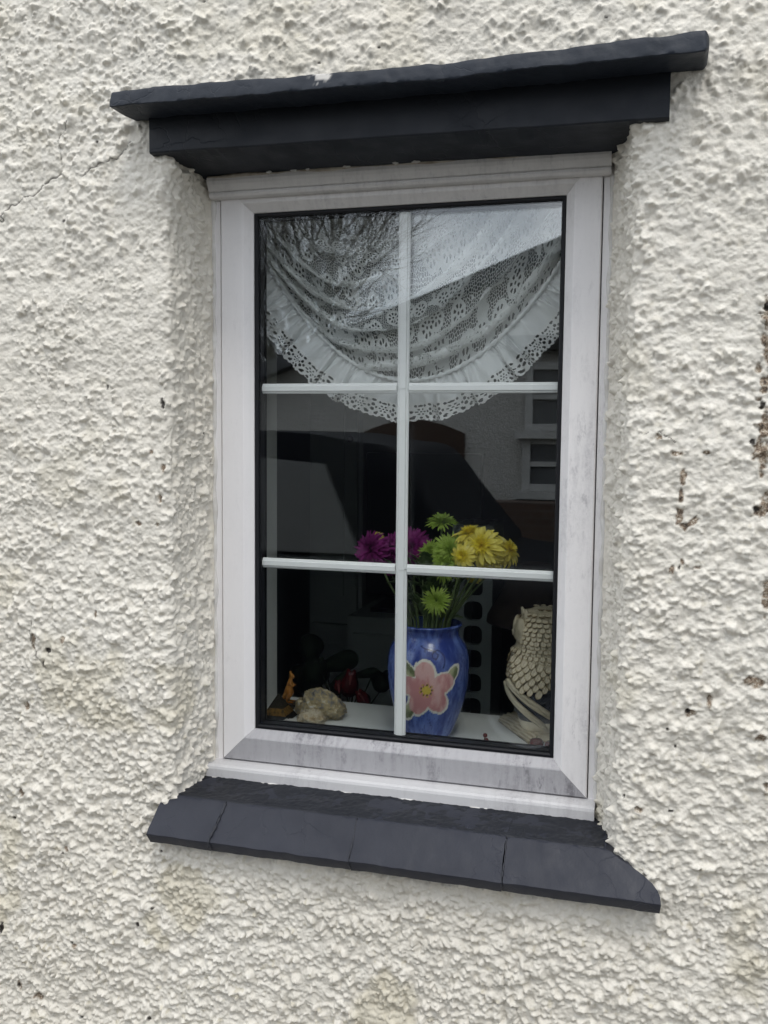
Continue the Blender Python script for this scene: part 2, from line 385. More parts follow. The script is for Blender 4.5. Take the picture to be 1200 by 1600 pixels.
lump = np.abs(fbm(UU * 55, ZZ * 62, 71, 4, 0.55)); lump2 = fbm(UU * 120, ZZ * 120, 81, 3, 0.6)
Hm = Hm + (0.0012 + 0.0026 * lowz) * (0.55 - lump) + 0.0009 * lump2 + 0.00055 * fbm(UU * 260, ZZ * 260, 88, 2) + low
rvmask = np.zeros_like(UU); rvmask[r0:r1, cB] = 1; rvmask[r0:r1, cD] = 1
# the last 12 mm of the reveals are smoothed with filler against the frame
fadeL = np.clip((uB[-1] - 0.012 - uB) / 0.012, 0.12, 1); fadeR = np.clip((uD_ - uD_[0] - 0.012) / 0.012, 0.12, 1)
Hm[r0:r1, cB] *= fadeL; Hm[r0:r1, cD] *= fadeR
# flaked spots, holes and cracks
chip = np.zeros_like(UU); dark = np.zeros_like(UU)
nzc = fbm(UU * 90, ZZ * 90, 31, 3, 0.6)
def spot(px, py, rx, rz, kind='chip'):
    p = atY(px, py, -D); m_ = 1 / 1050.0
    e = np.sqrt(((UU - p[0]) / (rx * m_)) ** 2 + ((ZZ - p[2]) / (rz * m_)) ** 2) + 0.55 * nzc
    A = np.clip((1.0 - e) * 3, 0, 1)
    if kind == 'chip': np.maximum(chip, A, out=chip)
    else: np.maximum(dark, A, out=dark)
for s_ in [(1200, 500, 8, 26), (1199, 550, 8, 30), (1194, 600, 9, 24), (1187, 575, 7, 10), (1196, 660, 10, 30), (1190, 700, 10, 14), (1197, 720, 9, 18), (1188, 798, 11, 12), (1196, 790, 9, 16), (1198, 930, 6, 22),
           (1068, 746, 4, 16), (1064, 772, 4, 10), (1070, 822, 9, 5), (1082, 815, 8, 6), (1062, 806, 6, 12), (1052, 888, 6, 8), (1066, 880, 5, 6), (1088, 886, 9, 6), (1030, 682, 6, 4), (1058, 708, 8, 3), (1104, 706, 4, 3),
           (1108, 1098, 4, 12), (1078, 1113, 6, 5), (1180, 1065, 12, 8), (1188, 1150, 8, 6), (1196, 1240, 6, 12), (255, 735, 6, 8), (249, 778, 3, 7), (214, 816, 9, 6), (246, 818, 5, 5), (236, 706, 4, 4), (52, 1000, 4, 12), (98, 1000, 6, 9),
           (40, 1103, 5, 9), (36, 1236, 5, 10), (105, 1325, 7, 5), (118, 1478, 7, 6), (60, 1560, 10, 8), (30, 1540, 6, 8), (150, 960, 3, 12), (1000, 1266, 8, 4)]: spot(*s_)
for s_ in [(166, 603, 4, 7), (254, 632, 3, 8), (76, 1017, 5, 4), (69, 1038, 3, 8), (22, 1278, 3, 3), (100, 1332, 3, 2), (113, 1473, 3, 3), (28, 1540, 3, 5), (3, 1450, 4, 8), (70, 1572, 4, 3), (128, 1588, 3, 3), (216, 1443, 3, 3), (240, 1417, 3, 3), (235, 1590, 3, 4),
           (974, 1245, 2, 3), (1050, 1267, 5, 2), (1055, 1167, 2, 4), (1075, 1110, 3, 3), (1043, 1138, 2, 2), (1062, 885, 4, 6), (1198, 480, 4, 6), (1192, 632, 5, 8), (1176, 690, 4, 5), (1180, 795, 5, 5), (498, 97, 4, 2), (948, 28, 4, 3), (318, 3, 3, 2), (592, 75, 3, 2), (151, 222, 2, 2), (146, 272, 2, 2), (252, 1330, 3, 2), (100, 345, 3, 2), (340, 680, 2, 6)]: spot(*s_, kind='dark')
def crack(pts, wd):
    P = np.array([atY(a, b, -D)[[0, 2]] for a, b in pts]); best = np.full_like(UU, 9.0)
    jx = UU + 0.0035 * vnoise(UU * 120, ZZ * 120, 91); jz = ZZ + 0.0035 * vnoise(UU * 120 + 9, ZZ * 120, 92)
    for a, b in zip(P[:-1], P[1:]):
        d_ = b - a; t = np.clip(((jx - a[0]) * d_[0] + (jz - a[1]) * d_[1]) / (d_ @ d_), 0, 1)
        best = np.minimum(best, np.hypot(jx - a[0] - t * d_[0], jz - a[1] - t * d_[1]))
    np.maximum(dark, np.clip(1.3 - best / wd, 0, 1) * 0.85, out=dark)
crack([(0, 345), (18, 322), (40, 308), (62, 296), (72, 285), (98, 272)], 0.0012)
crack([(98, 272), (96, 240), (92, 222), (106, 192)], 0.0006)
crack([(128, 278), (142, 262), (168, 255), (186, 246), (197, 232), (206, 222)], 0.0012)
crack([(1000, 680), (1030, 672), (1060, 690)], 0.0007)
crack([(50, 970), (48, 1002), (60, 1030), (72, 1042)], 0.0008)
Hm = Hm - 0.0026 * np.clip(chip * 1.3, 0, 1) - 0.0022 * dark + 0.0008 * chip * vnoise(UU * 330, ZZ * 330, 95)
st1 = np.clip(1.5 * (fbm(UU * 6 + 3, ZZ * 6, 41, 4, 0.6) - 0.50), 0, 0.5) + np.clip(2.2 * (nzc - 0.95), 0, 0.5)
stain = np.clip(st1 * (0.35 + 0.65 * lowz), 0, 0.45)
# dirty line of old filler against the window frame
sealL = np.clip((uB - (uB[-1] - 0.026)) / 0.02, 0, 1); stain[r0:r1, cB] = np.maximum(stain[r0:r1, cB], 0.42 * sealL * (0.5 + 0.5 * vnoise(UU[r0:r1, cB] * 60, ZZ[r0:r1, cB] * 60, 97)))
P = np.stack([BX + NX * Hm, BY + NY * Hm, ZZ], -1)
nv_, nu_ = UU.shape
fr_ = ((np.arange(nv_ - 1) >= r0 - 1) & (np.arange(nv_ - 1) < r1))[:, None]; frin = ((np.arange(nv_ - 1) >= r0) & (np.arange(nv_ - 1) < r1 - 1))[:, None]
cm = colreg[:-1][None, :]; cm2 = colreg[1:][None, :]
midc = ((cm == 2) | (cm2 == 2)) & fr_
trans = ((cm == 1) | (cm == 3) | (cm2 == 1) | (cm2 == 3)) & fr_ & ~frin
wall = grid_mesh('wall', P, MAT_WALL, cottage, True, mask=~(midc | trans), attrs={'chip': chip, 'dark': dark, 'stain': stain})
tagp(wall, 'cream painted roughcast with cracks and flaked brown patches')
del P, UU, ZZ, BX, BY, NX, NY, Hm, Hs1, Hs2, lump, lump2, low, chip, dark, stain, nzc, dens, thick

# ------------------------------------------------------------------ dark hood and lintel board over the window
lintel = empty('lintel', (0, 0, 0)); lintel.parent = cottage; lintel.matrix_parent_inverse = Matrix.Translation((0, 0, GZ)).inverted()
def bump_sheet(name, secs, mat, parent, xs, nz_amp, nz_sc, seed, chipf=None):
    """secs(x) -> closed list of (y, z) points; swept along xs, capped, with lumpy relief"""
    ring = np.array([[(x, *p) for p in secs(x)] for x in xs]); n, k = ring.shape[:2]
    nx = fbm(ring[..., 0] * nz_sc + ring[..., 1] * nz_sc * 1.7, ring[..., 2] * nz_sc * 1.3 + 3, seed, 4, 0.6)
    nx2 = fbm(ring[..., 0] * nz_sc + 31, ring[..., 1] * nz_sc + ring[..., 2] * nz_sc, seed + 9, 4, 0.6)
    ring[..., 1] += nx * nz_amp; ring[..., 2] += nx2 * nz_amp
    V = ring.reshape(-1, 3).tolist(); Fc = []
    for i in range(n - 1):
        for j in range(k): j2 = (j + 1) % k; Fc.append((i * k + j, i * k + j2, (i + 1) * k + j2, (i + 1) * k + j))
    Fc.append(tuple(range(k - 1, -1, -1))); Fc.append(tuple((n - 1) * k + j for j in range(k)))
    o = mesh(name, V, Fc, mat, parent, False)
    bm = bmesh.new(); bm.from_mesh(o.data); bmesh.ops.recalc_face_normals(bm, faces=bm.faces); bm.to_mesh(o.data); bm.free()
    o.data.polygons.foreach_set('use_smooth', [True] * len(o.data.polygons))
    try: o.data.set_sharp_from_angle(angle=R_(38))
    except Exception: pass
    if chipf:
        at = o.data.attributes.new('chip', 'FLOAT', 'POINT'); Va = np.array(V); at.data.foreach_set('value', chipf(Va[:, 0], Va[:, 1], Va[:, 2]).astype(np.float32))
    return o
def hood_sec(x):
    t = (x + 0.394) / 0.832
    zt = 0.5665 - 0.0055 * math.sin(math.pi * t) + 0.0012 * math.sin(9 * t) ; zb = 0.5425 - 0.0035 * math.sin(math.pi * t) - 0.001 * t
    yf = -0.200 - 0.002 * math.sin(7 * t)
    e = min(x + 0.394, 0.438 - x); r = 0.006 * max(0, 1 - e / 0.006) ** 2
    zt -= r; zb += r; yf += r * 1.5
    out = [(-0.05, zb + 0.004)]
    out += [(y, zb + 0.0035 * (y + .19) / .14) for y in np.linspace(-0.07, -0.19, 8)]
    out += [(yf + 0.0012, zb), (yf, zb + 0.0012)] + [(yf + .003 * k, zb + .004 + (zt - zb - .008) * k) for k in (0, .25, .5, .75, 1)] + [(yf + 0.0042, zt - 0.0015), (yf + 0.0065, zt)]
    out += [(y, zt + 0.012 * (y + 0.2) / 0.1) for y in np.linspace(-0.18, -0.07, 6)] + [(-0.05, zt + 0.016)]
    return out
cp = atY(500, 118, -0.2)
def hood_chip(x, y, z):
    n_ = fbm(x * 160, z * 160 + y * 90, 203, 3, 0.6)
    return np.clip((1.0 - np.hypot((x - cp[0]) / 0.015, (z - cp[2] - 0.002) / 0.0105) + 0.45 * n_) * 4, 0, 1) * (y < -0.18)
xs_h = np.concatenate([np.linspace(-0.394, -0.386, 6), np.linspace(-0.384, 0.428, 330), np.linspace(0.430, 0.438, 6)])
hood = bump_sheet('hood_slab', hood_sec, MAT_HOOD, lintel, xs_h, 0.0013, 26, 201, hood_chip); tagp(hood, 'lumpy dark slab with a pale chip in its paint')
def board_sec(x):
    zb = 0.4915 - 0.008 * (x + 0.36) / 0.753; yf = -0.1385
    return [(-0.005, zb - 0.0135), (-0.030, zb - 0.0120), (-0.034, zb - 0.0095), (-0.09, zb - 0.005), (yf + 0.002, zb), (yf, zb + 0.002)] + [(yf, z) for z in np.linspace(zb + .01, 0.5455, 6)] + [(-0.005, 0.5455)]
bump_sheet('face_board', board_sec, MAT_BOARD, lintel, np.linspace(-0.3605, 0.3935, 160), 0.0004, 18, 221)
# flakes of bare paint along the top of the frame
for px, wd in ((420, 9), (458, 14), (480, 8), (541, 16), (617, 10), (650, 14)):
    p = atY(px, 268 - (px - 331) * 0.049, -0.0475); mb = MB()
    n_ = 9; pts = [(p[0] + wd * .001 * .5 * math.cos(a) * random.uniform(.6, 1.1), -0.0478, 0.4772 + .0016 * math.sin(a) * random.uniform(.5, 1.2)) for a in np.linspace(0, 2 * math.pi, n_, endpoint=False)]
    mb.add(pts + [(q[0], q[1] + .003, q[2]) for q in pts], [tuple(range(n_)), tuple(range(2 * n_ - 1, n_ - 1, -1))] + [(i, (i + 1) % n_, n_ + (i + 1) % n_, n_ + i) for i in range(n_)])
    mb.build('filler_flake', MAT_SEAL, lintel, False)

# ------------------------------------------------------------------ sill of dark painted tiles
sill = empty('window_sill', (0, 0, 0)); sill.parent = cottage; sill.matrix_parent_inverse = Matrix.Translation((0, 0, GZ)).inverted()
tagp(sill, 'dark slate painted tile sill with a sloping front')
def tile(xa, xb, la, lb, seed, dz=0.0, dy=0.0):
    """xa..xb at the ridge, la..lb at the lower front edge"""
    prof = [(-0.02, -0.5040, 0), (-0.05, -0.5050, 0), (-0.085, -0.5075, 0), (-0.1185, -0.5100, 0), (-0.1215, -0.5122, .05)] + \
           [(-0.1215 - 0.0425 * t, -0.5122 - 0.0435 * t, t) for t in (.15, .3, .45, .6, .75, .88, .96)] + [(-0.1655, -0.5575, 1), (-0.1650, -0.5595, 1), (-0.1545, -0.5755, 1), (-0.14, -0.5765, 1), (-0.02, -0.5765, 1)]
    def sec(x01): return prof
    n = 60; V = []; k = len(prof)
    for i in range(n):
        f = i / (n - 1)
        for (y, z, t) in prof:
            te = (1 - (1 - t) ** 2) * f + t * (1 - f) if lb > .4 else t; x = (xa + (xb - xa) * f) * (1 - te) + (la + (lb - la) * f) * te
            V.append((x, y + dy, z + dz))
    V = np.array(V)
    V[:, 1] += 0.0007 * fbm(V[:, 0] * 30, V[:, 2] * 30 + V[:, 1] * 30, seed, 4, 0.6); V[:, 2] += 0.0007 * fbm(V[:, 0] * 30 + 50, V[:, 1] * 40, seed + 4, 4, 0.6)
    ends = (np.arange(len(V)) // k < 1) | (np.arange(len(V)) // k >= n - 1)
    V[ends, 0] += 0.0012 * vnoise(V[ends, 1] * 150, V[ends, 2] * 150, seed)
    Fc = []
    for i in range(n - 1):
        for j in range(k): j2 = (j + 1) % k; Fc.append((i * k + j, i * k + j2, (i + 1) * k + j2, (i + 1) * k + j))
    Fc.append(tuple(range(k - 1, -1, -1))); Fc.append(tuple((n - 1) * k + j for j in range(k)))
    o = mesh('tile', V, Fc, MAT_SILL, sill)
    bm = bmesh.new(); bm.from_mesh(o.data); bmesh.ops.recalc_face_normals(bm, faces=bm.faces); bm.to_mesh(o.data); bm.free()
    o.data.polygons.foreach_set('use_smooth', [True] * len(o.data.polygons))
    try: o.data.set_sharp_from_angle(angle=R_(30))
    except Exception: pass
    return o
J = [(-0.3575, -0.3625), (-0.2475, -0.2560), (-0.0305, -0.0290), (0.1975, 0.1985), (0.338, 0.4145)]
for i in range(4):
    g0 = 0.0009 if i else 0; g1 = 0.0009 if i < 3 else 0
    tile(J[i][0] + g0, J[i + 1][0] - g1, J[i][1] + g0, J[i + 1][1] - g1, 300 + 11 * i, (0, -.0004, .0003, 0)[i], (0, .0006, 0, .0005)[i])
for i in (1, 2, 3):
    xr, xl = J[i]; mb = MB(); wdt = 0.0042 if i == 1 else 0.0022
    pts = [(xr, -0.1205, -0.5118), ((xr + xl) / 2 + .001, -0.1435, -0.5348), (xl, -0.1645, -0.5572), (xl + .001, -0.1545, -0.5750)]
    mb.tube(bezier_interp(pts, 30), [wdt * (0.42 + 0.20 * math.sin(k * 1.7) + .15 * math.sin(k * .6)) for k in range(30)], 8); mb.build('mortar_joint', MAT_MORTAR, sill)
# rough painted mortar bed behind the tiles, up to the frame
xs_ = np.linspace(-.352, .336, 340); ys_ = np.linspace(-.118, -.028, 46); XA, YA = np.meshgrid(xs_, ys_)
fk = (YA + .118) / .09; ZA = -0.5088 + 0.0046 * fk + .0013 * np.clip((YA + .060) / .02, 0, 1) + 0.0011 * fbm(XA * 45, YA * 60, 331, 4, .6) * (.35 + .65 * fk) + .0006 * fbm(XA * 160, YA * 160, 341, 2)
ed_ = np.minimum(1, np.minimum(XA + .352, .336 - XA) / .012); ZA += .0022 * (1 - ed_) * (.6 + vnoise(XA * 200, YA * 200, 351)); ZA[0] = -.512; XA[0] = XA[0]
grid_mesh('mortar_bed', np.stack([XA, YA, ZA], -1), dark_paint('dark_slate_paint_bed', (0.010, 0.0115, 0.016)), sill, True)
# ------------------------------------------------------------------ the window
win = empty('window', (0, 0, 0)); win.parent = cottage; win.matrix_parent_inverse = Matrix.Translation((0, 0, GZ)).inverted()
tagp(win, 'white plastic casement window with glazing bars and a grimy bottom rail')
SW, SH = 0.3030, 0.4790
def rails(name, prof, w_, h_, mats, z_off=0.0):
    """four mitred lengths; prof: list of (distance in from the outer edge, y)"""
    for side in range(4):
        V = []
        for end in (0, 1):
            for (d, y) in prof:
                g_ = 0.0002
                X, Z = w_ - d, h_ - d
                if side == 0: p = (-X, y, (Z - g_) if end else -(Z - g_))
                elif side == 1: p = (X, y, -(Z - g_) if end else (Z - g_))
                elif side == 2: p = ((X - g_) if end else -(X - g_), y, Z)
                else: p = (-(X - g_) if end else (X - g_), y, -Z)
                V.append((p[0], p[1], p[2] + z_off))
        k = len(prof); Fc = [(i, (i + 1) % k, k + (i + 1) % k, k + i) for i in range(k)] + [tuple(range(k - 1, -1, -1)), tuple(range(k, 2 * k))]
        o = mesh(name, V, Fc, mats[side], win)
        bm = bmesh.new(); bm.from_mesh(o.data); bmesh.ops.recalc_face_normals(bm, faces=bm.faces); bm.to_mesh(o.data); bm.free()
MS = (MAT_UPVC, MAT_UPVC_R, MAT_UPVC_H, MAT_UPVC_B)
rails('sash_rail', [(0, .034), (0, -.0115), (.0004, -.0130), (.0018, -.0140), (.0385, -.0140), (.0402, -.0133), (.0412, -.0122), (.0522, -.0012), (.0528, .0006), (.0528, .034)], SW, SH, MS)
rails('gasket', [(0, .0012), (.001, -.0006), (.0045, -.0012), (.0064, .0010), (.0064, .0038), (0, .0038)], 0.2502, 0.4262, (MAT_GASKET,) * 4)
rails('spacer_bar', [(0, .0082), (.0050, .0082), (.0050, .0236), (0, .0236)], 0.2475, 0.4235, (MAT_SPACER,) * 4)
rails('inner_gasket', [(0, .0282), (.0075, .0282), (.0075, .0335), (0, .0335)], 0.2502, 0.4262, (MAT_GASKET,) * 4)
box('pane', -.2495, .2495, .0040, .0080, -.4255, .4255, MAT_GLASS, win)
box('pane', -.2495, .2495, .0240, .0280, -.4255, .4255, MAT_GLASS, win)
def bar(x0, x1, z0, z1, horiz):
    # flat bar with bevelled shoulders, lying between the two panes
    hw = ((z1 - z0) if horiz else (x1 - x0)) / 2; c_ = ((z0 + z1) if horiz else (x0 + x1)) / 2
    prof = [(-hw, .0185), (-hw, .0158), (-hw + .0016, .0142), (-hw + .0034, .0138), (-hw + .0046, .0118), (hw - .0046, .0118), (hw - .0034, .0138), (hw - .0016, .0142), (hw, .0158), (hw, .0185)]
    a, b = (x0, x1) if horiz else (z0, z1); V = []
    for e in (a, b):
        for (o_, y) in prof: V.append((e, y, c_ + o_) if horiz else (c_ + o_, y, e))
    k = len(prof); Fc = [(i, (i + 1) % k, k + (i + 1) % k, k + i) for i in range(k)] + [tuple(range(k - 1, -1, -1)), tuple(range(k, 2 * k))]
    o = mesh('glazing_bar', V, Fc, MAT_BAR, win)
    bm = bmesh.new(); bm.from_mesh(o.data); bmesh.ops.recalc_face_normals(bm, faces=bm.faces); bm.to_mesh(o.data); bm.free()
zs_ = [-.4180, -.145, .145, .4180]
for i in range(3): bar(-.0095 - .0012, .0095 - .0012, zs_[i] + (0 if i == 0 else .0004), zs_[i + 1] - (0 if i == 2 else .0004), False)
for zc in (-.145, .145):
    bar(-.242, -.0112, zc - .0083, zc + .0083, True); bar(.0088, .242, zc - .0083, zc + .0083, True)
    # little cross-shaped clip where the bars meet
    bm = bmesh.new()
    for sx in (-1, 1): bm_box(bm, -.0012 + min(0, sx * .0055), -.0012 + max(0, sx * .0055), .0108, .0116, zc - .0009, zc + .0009)
    bmo('bar_clip', bm, MAT_BAR, win)
# outer frame: jambs, moulded head, sub-sill
for sx in (-1, 1):
    bm = bmesh.new(); bm_box(bm, min(sx * .3048, sx * .3185), max(sx * .3048, sx * .3185), -.0105, .036, -.482, .4485); bmo('frame_jamb', bm, MAT_UPVC_R if sx > 0 else MAT_UPVC, win, bevel=.0012)
hp = [(.036, .4475), (-.0220, .4475), (-.0262, .4490), (-.0285, .4520), (-.0285, .4555), (-.0262, .4570), (-.0290, .4585), (-.0345, .4670), (-.0365, .4720), (-.0365, .4780), (.036, .4780)]
def sweep(name, prof, x0, x1, mat, parent):
    k = len(prof); V = [(x0, *p) for p in prof] + [(x1, *p) for p in prof]
    Fc = [(i, (i + 1) % k, k + (i + 1) % k, k + i) for i in range(k)] + [tuple(range(k - 1, -1, -1)), tuple(range(k, 2 * k))]
    o = mesh(name, V, Fc, mat, parent); bm = bmesh.new(); bm.from_mesh(o.data); bmesh.ops.recalc_face_normals(bm, faces=bm.faces); bm.to_mesh(o.data); bm.free(); return o
sweep('frame_head', hp, -.3165, .3155, MAT_UPVC_H, win)
sweep('frame_sill', [(.036, -.4805), (-.004, -.4805), (-.020, -.4815), (-.0335, -.4835), (-.0372, -.4860), (-.0385, -.4900), (-.0388, -.5035), (-.0365, -.5060), (.036, -.5060)], -.3225, .3165, MAT_UPVC_S, win)
# beads of old sealant down both sides
for sx, xx in ((-1, -.3178), (1, .3172)):
    mb = MB(); zz = np.linspace(-.50, .474, 90)
    mb.tube([(xx + .0008 * math.sin(z * 61), -.0095 + .001 * math.sin(z * 37), z) for z in zz], [.0042 + .0012 * math.sin(z * 90) + .0006 * random.random() for z in zz], 8); mb.build('sealant_bead', MAT_SEAL, win)
mb = MB(); xs_ = np.linspace(-.315, .312, 90)
mb.tube([(x, -.0355, .4788 + .0007 * math.sin(x * 70)) for x in xs_], [.0022 + .0012 * math.sin(x * 43) + .0006 * random.random() for x in xs_], 8)
mb.build('sealant_bead', simple('brown_old_sealant', (0.20, 0.165, 0.125), (0.42, 0.38, 0.32), 40, .7), win)
mb = MB(); xs_ = np.linspace(-.322, .316, 90)
mb.tube([(x, -.0375, -.5062 + .0007 * math.sin(x * 60)) for x in xs_], [.0018 + .0010 * math.sin(x * 53) + .0008 * random.random() for x in xs_], 8); mb.build('sealant_bead', MAT_SEAL, win)

# ------------------------------------------------------------------ the room behind the glass
MAT_PLASTER = simple('pale_plaster', (0.50, 0.50, 0.47), (0.56, 0.56, 0.53), 4, 0.8, 0.1)
MAT_REVEAL = simple('white_reveal_paint', (0.56, 0.57, 0.54), (0.62, 0.63, 0.60), 5, 0.6, 0.1)
MAT_ROOM = simple('dull_green_grey_room_paint', (0.16, 0.18, 0.17), (0.20, 0.22, 0.21), 3, 0.8)
MAT_GLOSS = simple('white_gloss_paint', (0.72, 0.75, 0.74), (0.78, 0.80, 0.79), 6, 0.22, 0.05, .5)
YB = 0.258; ZBD = -0.450
board = box('window_board', -.3168, .3168, .0365, YB + .022, ZBD - .03, ZBD, MAT_GLOSS, cottage, bevel=.003)
def room(name, *a): return tagp(box(name, *a), kind='structure')
for (a, b, c_, d_) in ((-.36, -.3172, ZBD - .03, .52), (.3172, .36, ZBD - .03, .52)): room('window_reveal', a, b, .0362, YB, c_, d_, MAT_REVEAL)
room('window_reveal', -.3171, .3171, .0362, YB, .470, .52, MAT_REVEAL)
RX0, RX1, RY1, RZ1 = -1.75, 1.65, 3.3, 0.95
room('room_wall', RX0, -.3600, YB + .001, YB + .05, GZ, RZ1, MAT_PLASTER); room('room_wall', .3600, RX1, YB + .001, YB + .05, GZ, RZ1, MAT_PLASTER)
room('room_wall', -.3599, .3599, YB + .024, YB + .05, GZ, ZBD - .031, MAT_PLASTER); room('room_wall', -.3599, .3599, YB + .001, YB + .05, .4705, RZ1, MAT_PLASTER)
room('room_wall', RX0 - .05, RX0, YB, RY1, GZ, RZ1, MAT_ROOM); room('room_wall', RX1, RX1 + .05, YB, RY1, GZ, RZ1, MAT_ROOM); room('room_wall', RX0 - .05, RX1 + .05, RY1, RY1 + .05, GZ, RZ1, MAT_ROOM)
room('room_floor', RX0 - .05, RX1 + .05, YB, RY1 + .05, GZ - .05, GZ, simple('brown_carpet', (0.07, 0.05, 0.035), (0.10, 0.07, 0.05), 60, .95)); room('room_ceiling', RX0 - .05, RX1 + .05, YB, RY1 + .05, RZ1, RZ1 + .05, MAT_PLASTER)

# ------------------------------------------------------------------ lace curtain swag
def cloth(name, col=(0.80, 0.81, 0.80), trans=0.35, lace=None):
    m = M(name, col, 0.8, 0.2); t = m.t
    tr = m.n('BsdfTranslucent'); tr.inputs[0].default_value = (*col, 1)
    mix = m.n('MixShader'); mix.inputs[0].default_value = trans; m.l(m.b.outputs[0], mix.inputs[1]); m.l(tr.outputs[0], mix.inputs[2])
    out = mix.outputs[0]
    weave = m.n('TexNoise', Scale=900.0, Detail=2.0); m.l(m.n('TexCoord').outputs['UV'], weave.inputs['Vector']); m.bump(weave.outputs['Fac'], 0.2, 0.0006)
    if lace:
        uv = m.n('TexCoord').outputs['UV']
        def vor(scale, feat='F1', rnd=1.0):
            v = m.n('TexVoronoi', feature=feat, Scale=scale, Randomness=rnd, voronoi_dimensions='2D'); m.l(uv, v.inputs['Vector']); return v
        fl = vor(29.0, 'F1', 0.9)                         # flowers about 33 mm apart
        d = fl.outputs['Distance']
        dv = m.n('VectorMath', operation='SUBTRACT'); sc = m.n('VectorMath', operation='SCALE'); sc.inputs['Scale'].default_value = 1.0
        m.l(uv, dv.inputs[0]); m.l(fl.outputs['Position'], dv.inputs[1])
        sx = m.n('SeparateXYZ'); m.l(dv.outputs[0], sx.inputs[0])
        ang = m.math('ARCTAN2', sx.outputs[1], sx.outputs[0])
        pet = m.math('COSINE', m.math('MULTIPLY', ang, 7.0))
        ring = m.math('MULTIPLY', m.math('GREATER_THAN', d, 0.15), m.math('LESS_THAN', d, 0.27))
        petal_holes = m.math('MULTIPLY', ring, m.math('GREATER_THAN', pet, 0.05))
        eye = m.math('LESS_THAN', d, 0.05)
        netv = vor(270.0, 'DISTANCE_TO_EDGE', 0.75); net_hole = m.math('GREATER_THAN', netv.outputs['Distance'], 0.13)
        outside = m.math('GREATER_THAN', d, 0.40)
        leafn = m.n('TexNoise', Scale=46.0, Detail=1.0); m.l(uv, leafn.inputs['Vector'])
        leaf = m.math('LESS_THAN', leafn.outputs['Fac'], 0.60)      # where the ground is open net, not woven leaf
        nethole = m.math('MULTIPLY', m.math('MULTIPLY', net_hole, outside), leaf)
        hole = m.math('MAXIMUM', m.math('MAXIMUM', petal_holes, eye), nethole)
        tp = m.n('BsdfTransparent'); mx2 = m.n('MixShader'); m.l(hole, mx2.inputs[0]); m.l(out, mx2.inputs[1]); m.l(tp.outputs[0], mx2.inputs[2]); out = mx2.outputs[0]
    m.l(out, m.o.inputs['Surface']); return m.m
MAT_LACE = cloth('white_net_lace', (0.88, 0.89, 0.88), 0.22, True)
MAT_COTTON = cloth('white_cotton_frill', (0.90, 0.91, 0.91), 0.12)
MAT_TRIM = cloth('white_crochet_trim', (0.92, 0.92, 0.91), 0.10)
CY = 0.075; CX = -0.004
zh = lambda x: 0.160 + 3.1 * (x - CX) ** 2
curtain = empty('lace_curtain', (0, CY, 0.085)); tagp(curtain, 'white lace swag curtain with a frilled scalloped crochet edge', 'curtain')
ns, nw = 400, 440
s_ = np.linspace(-1, 1, ns); w_ = np.linspace(0, 1, nw); SS, WW = np.meshgrid(s_, w_)
XX = SS * 0.3155
nf = 5.6; ph = 2 * math.pi * (nf * WW ** 1.35 + 0.55 * np.sin(1.7 * SS + .5) + .60 * vnoise(SS * 1.9 + 5, WW * 3.0, 401))
env = np.clip((WW - 0.10) / 0.35 + .25 * np.abs(SS), 0, 1) * np.clip((1 - WW) / 0.06, 0, 1)
amp = 0.85 + .85 * vnoise(SS * 1.3 + 9, WW * 5 + 2, 433)
TT = WW + 0.050 * amp * env * np.sin(ph) + .012 * vnoise(SS * 3, WW * 6, 437) * env
ztop = 0.455
Zc = 0.160 + 3.1 * (XX - CX + .085 * (1 - TT) ** .8) ** 2 + (1 - TT) * 0.265
Yc = CY + 0.015 * amp * env * np.cos(ph) + 0.004 * np.sin(XX * 150 + 4 * np.sin(WW * 5)) * (1 - WW) + 0.0035 * fbm(XX * 25, WW * 8, 405, 3)
Zc += 0.0025 * fbm(XX * 30, WW * 9, 411, 3) * env
uvl = np.stack([XX * (1.0 + .35 * (1 - WW)) + 1, WW * 0.46 + 1], -1)
keepc = (np.maximum.reduce([Zc[:-1, :-1], Zc[1:, 1:], Zc[:-1, 1:], Zc[1:, :-1]]) < ztop + .004)
grid_mesh('lace_panel', np.stack([XX, Yc, Zc], -1), MAT_LACE, curtain, True, uv=uvl, mask=keepc)
# header cord, frill and crochet edging follow the lower curve
xc = np.linspace(-0.302, 0.302, 1500); zc = 0.160 + 3.1 * (xc - CX) ** 2
arc = np.concatenate([[0], np.cumsum(np.hypot(np.diff(xc), np.diff(zc)))]); NS = 1500
sa = np.linspace(0, arc[-1], NS); xh = np.interp(sa, arc, xc); zhh = np.interp(sa, arc, zc)
tx = np.gradient(xh); tz = np.gradient(zhh); tl = np.hypot(tx, tz); ox, oz = tz / tl, -tx / tl     # outward (down) normal
phs = 2 * math.pi * (sa / 0.027) + 2.6 * vnoise(sa * 30, sa * 0, 421) * 2
def frill_pt(v, extra):      # v 0 at the cord, 1 at the frill's edge, >1 into the trim; extra metres
    wv = np.sin(phs) * 0.7 + 0.5 * np.sin(phs * 0.41 + 1.3)
    dist = v * 0.041 + extra
    sway = 0.0135 * wv * min(v, 1.0) ** 0.8
    crease = 0.0026 * np.sin(phs * 3.1 + 2 * v) * math.exp(-3 * v)
    lat = 0.0065 * np.sin(phs * .5 + .7) * min(v, 1.0)
    return np.stack([xh + ox * dist + tx / tl * lat, CY - 0.004 - sway*.8 - crease - 0.004 * min(v, 1), zhh + oz * (dist + 0.0028 * np.sin(phs * .41 + 1.3) * min(v, 1)) + tz / tl * lat], -1)
Pf = np.stack([frill_pt(v, 0) for v in np.linspace(0, 1, 22)])
keep = np.max(Pf[..., 2], axis=0) < 0.452; k0, k1 = np.where(keep)[0][0], np.where(keep)[0][-1] + 1
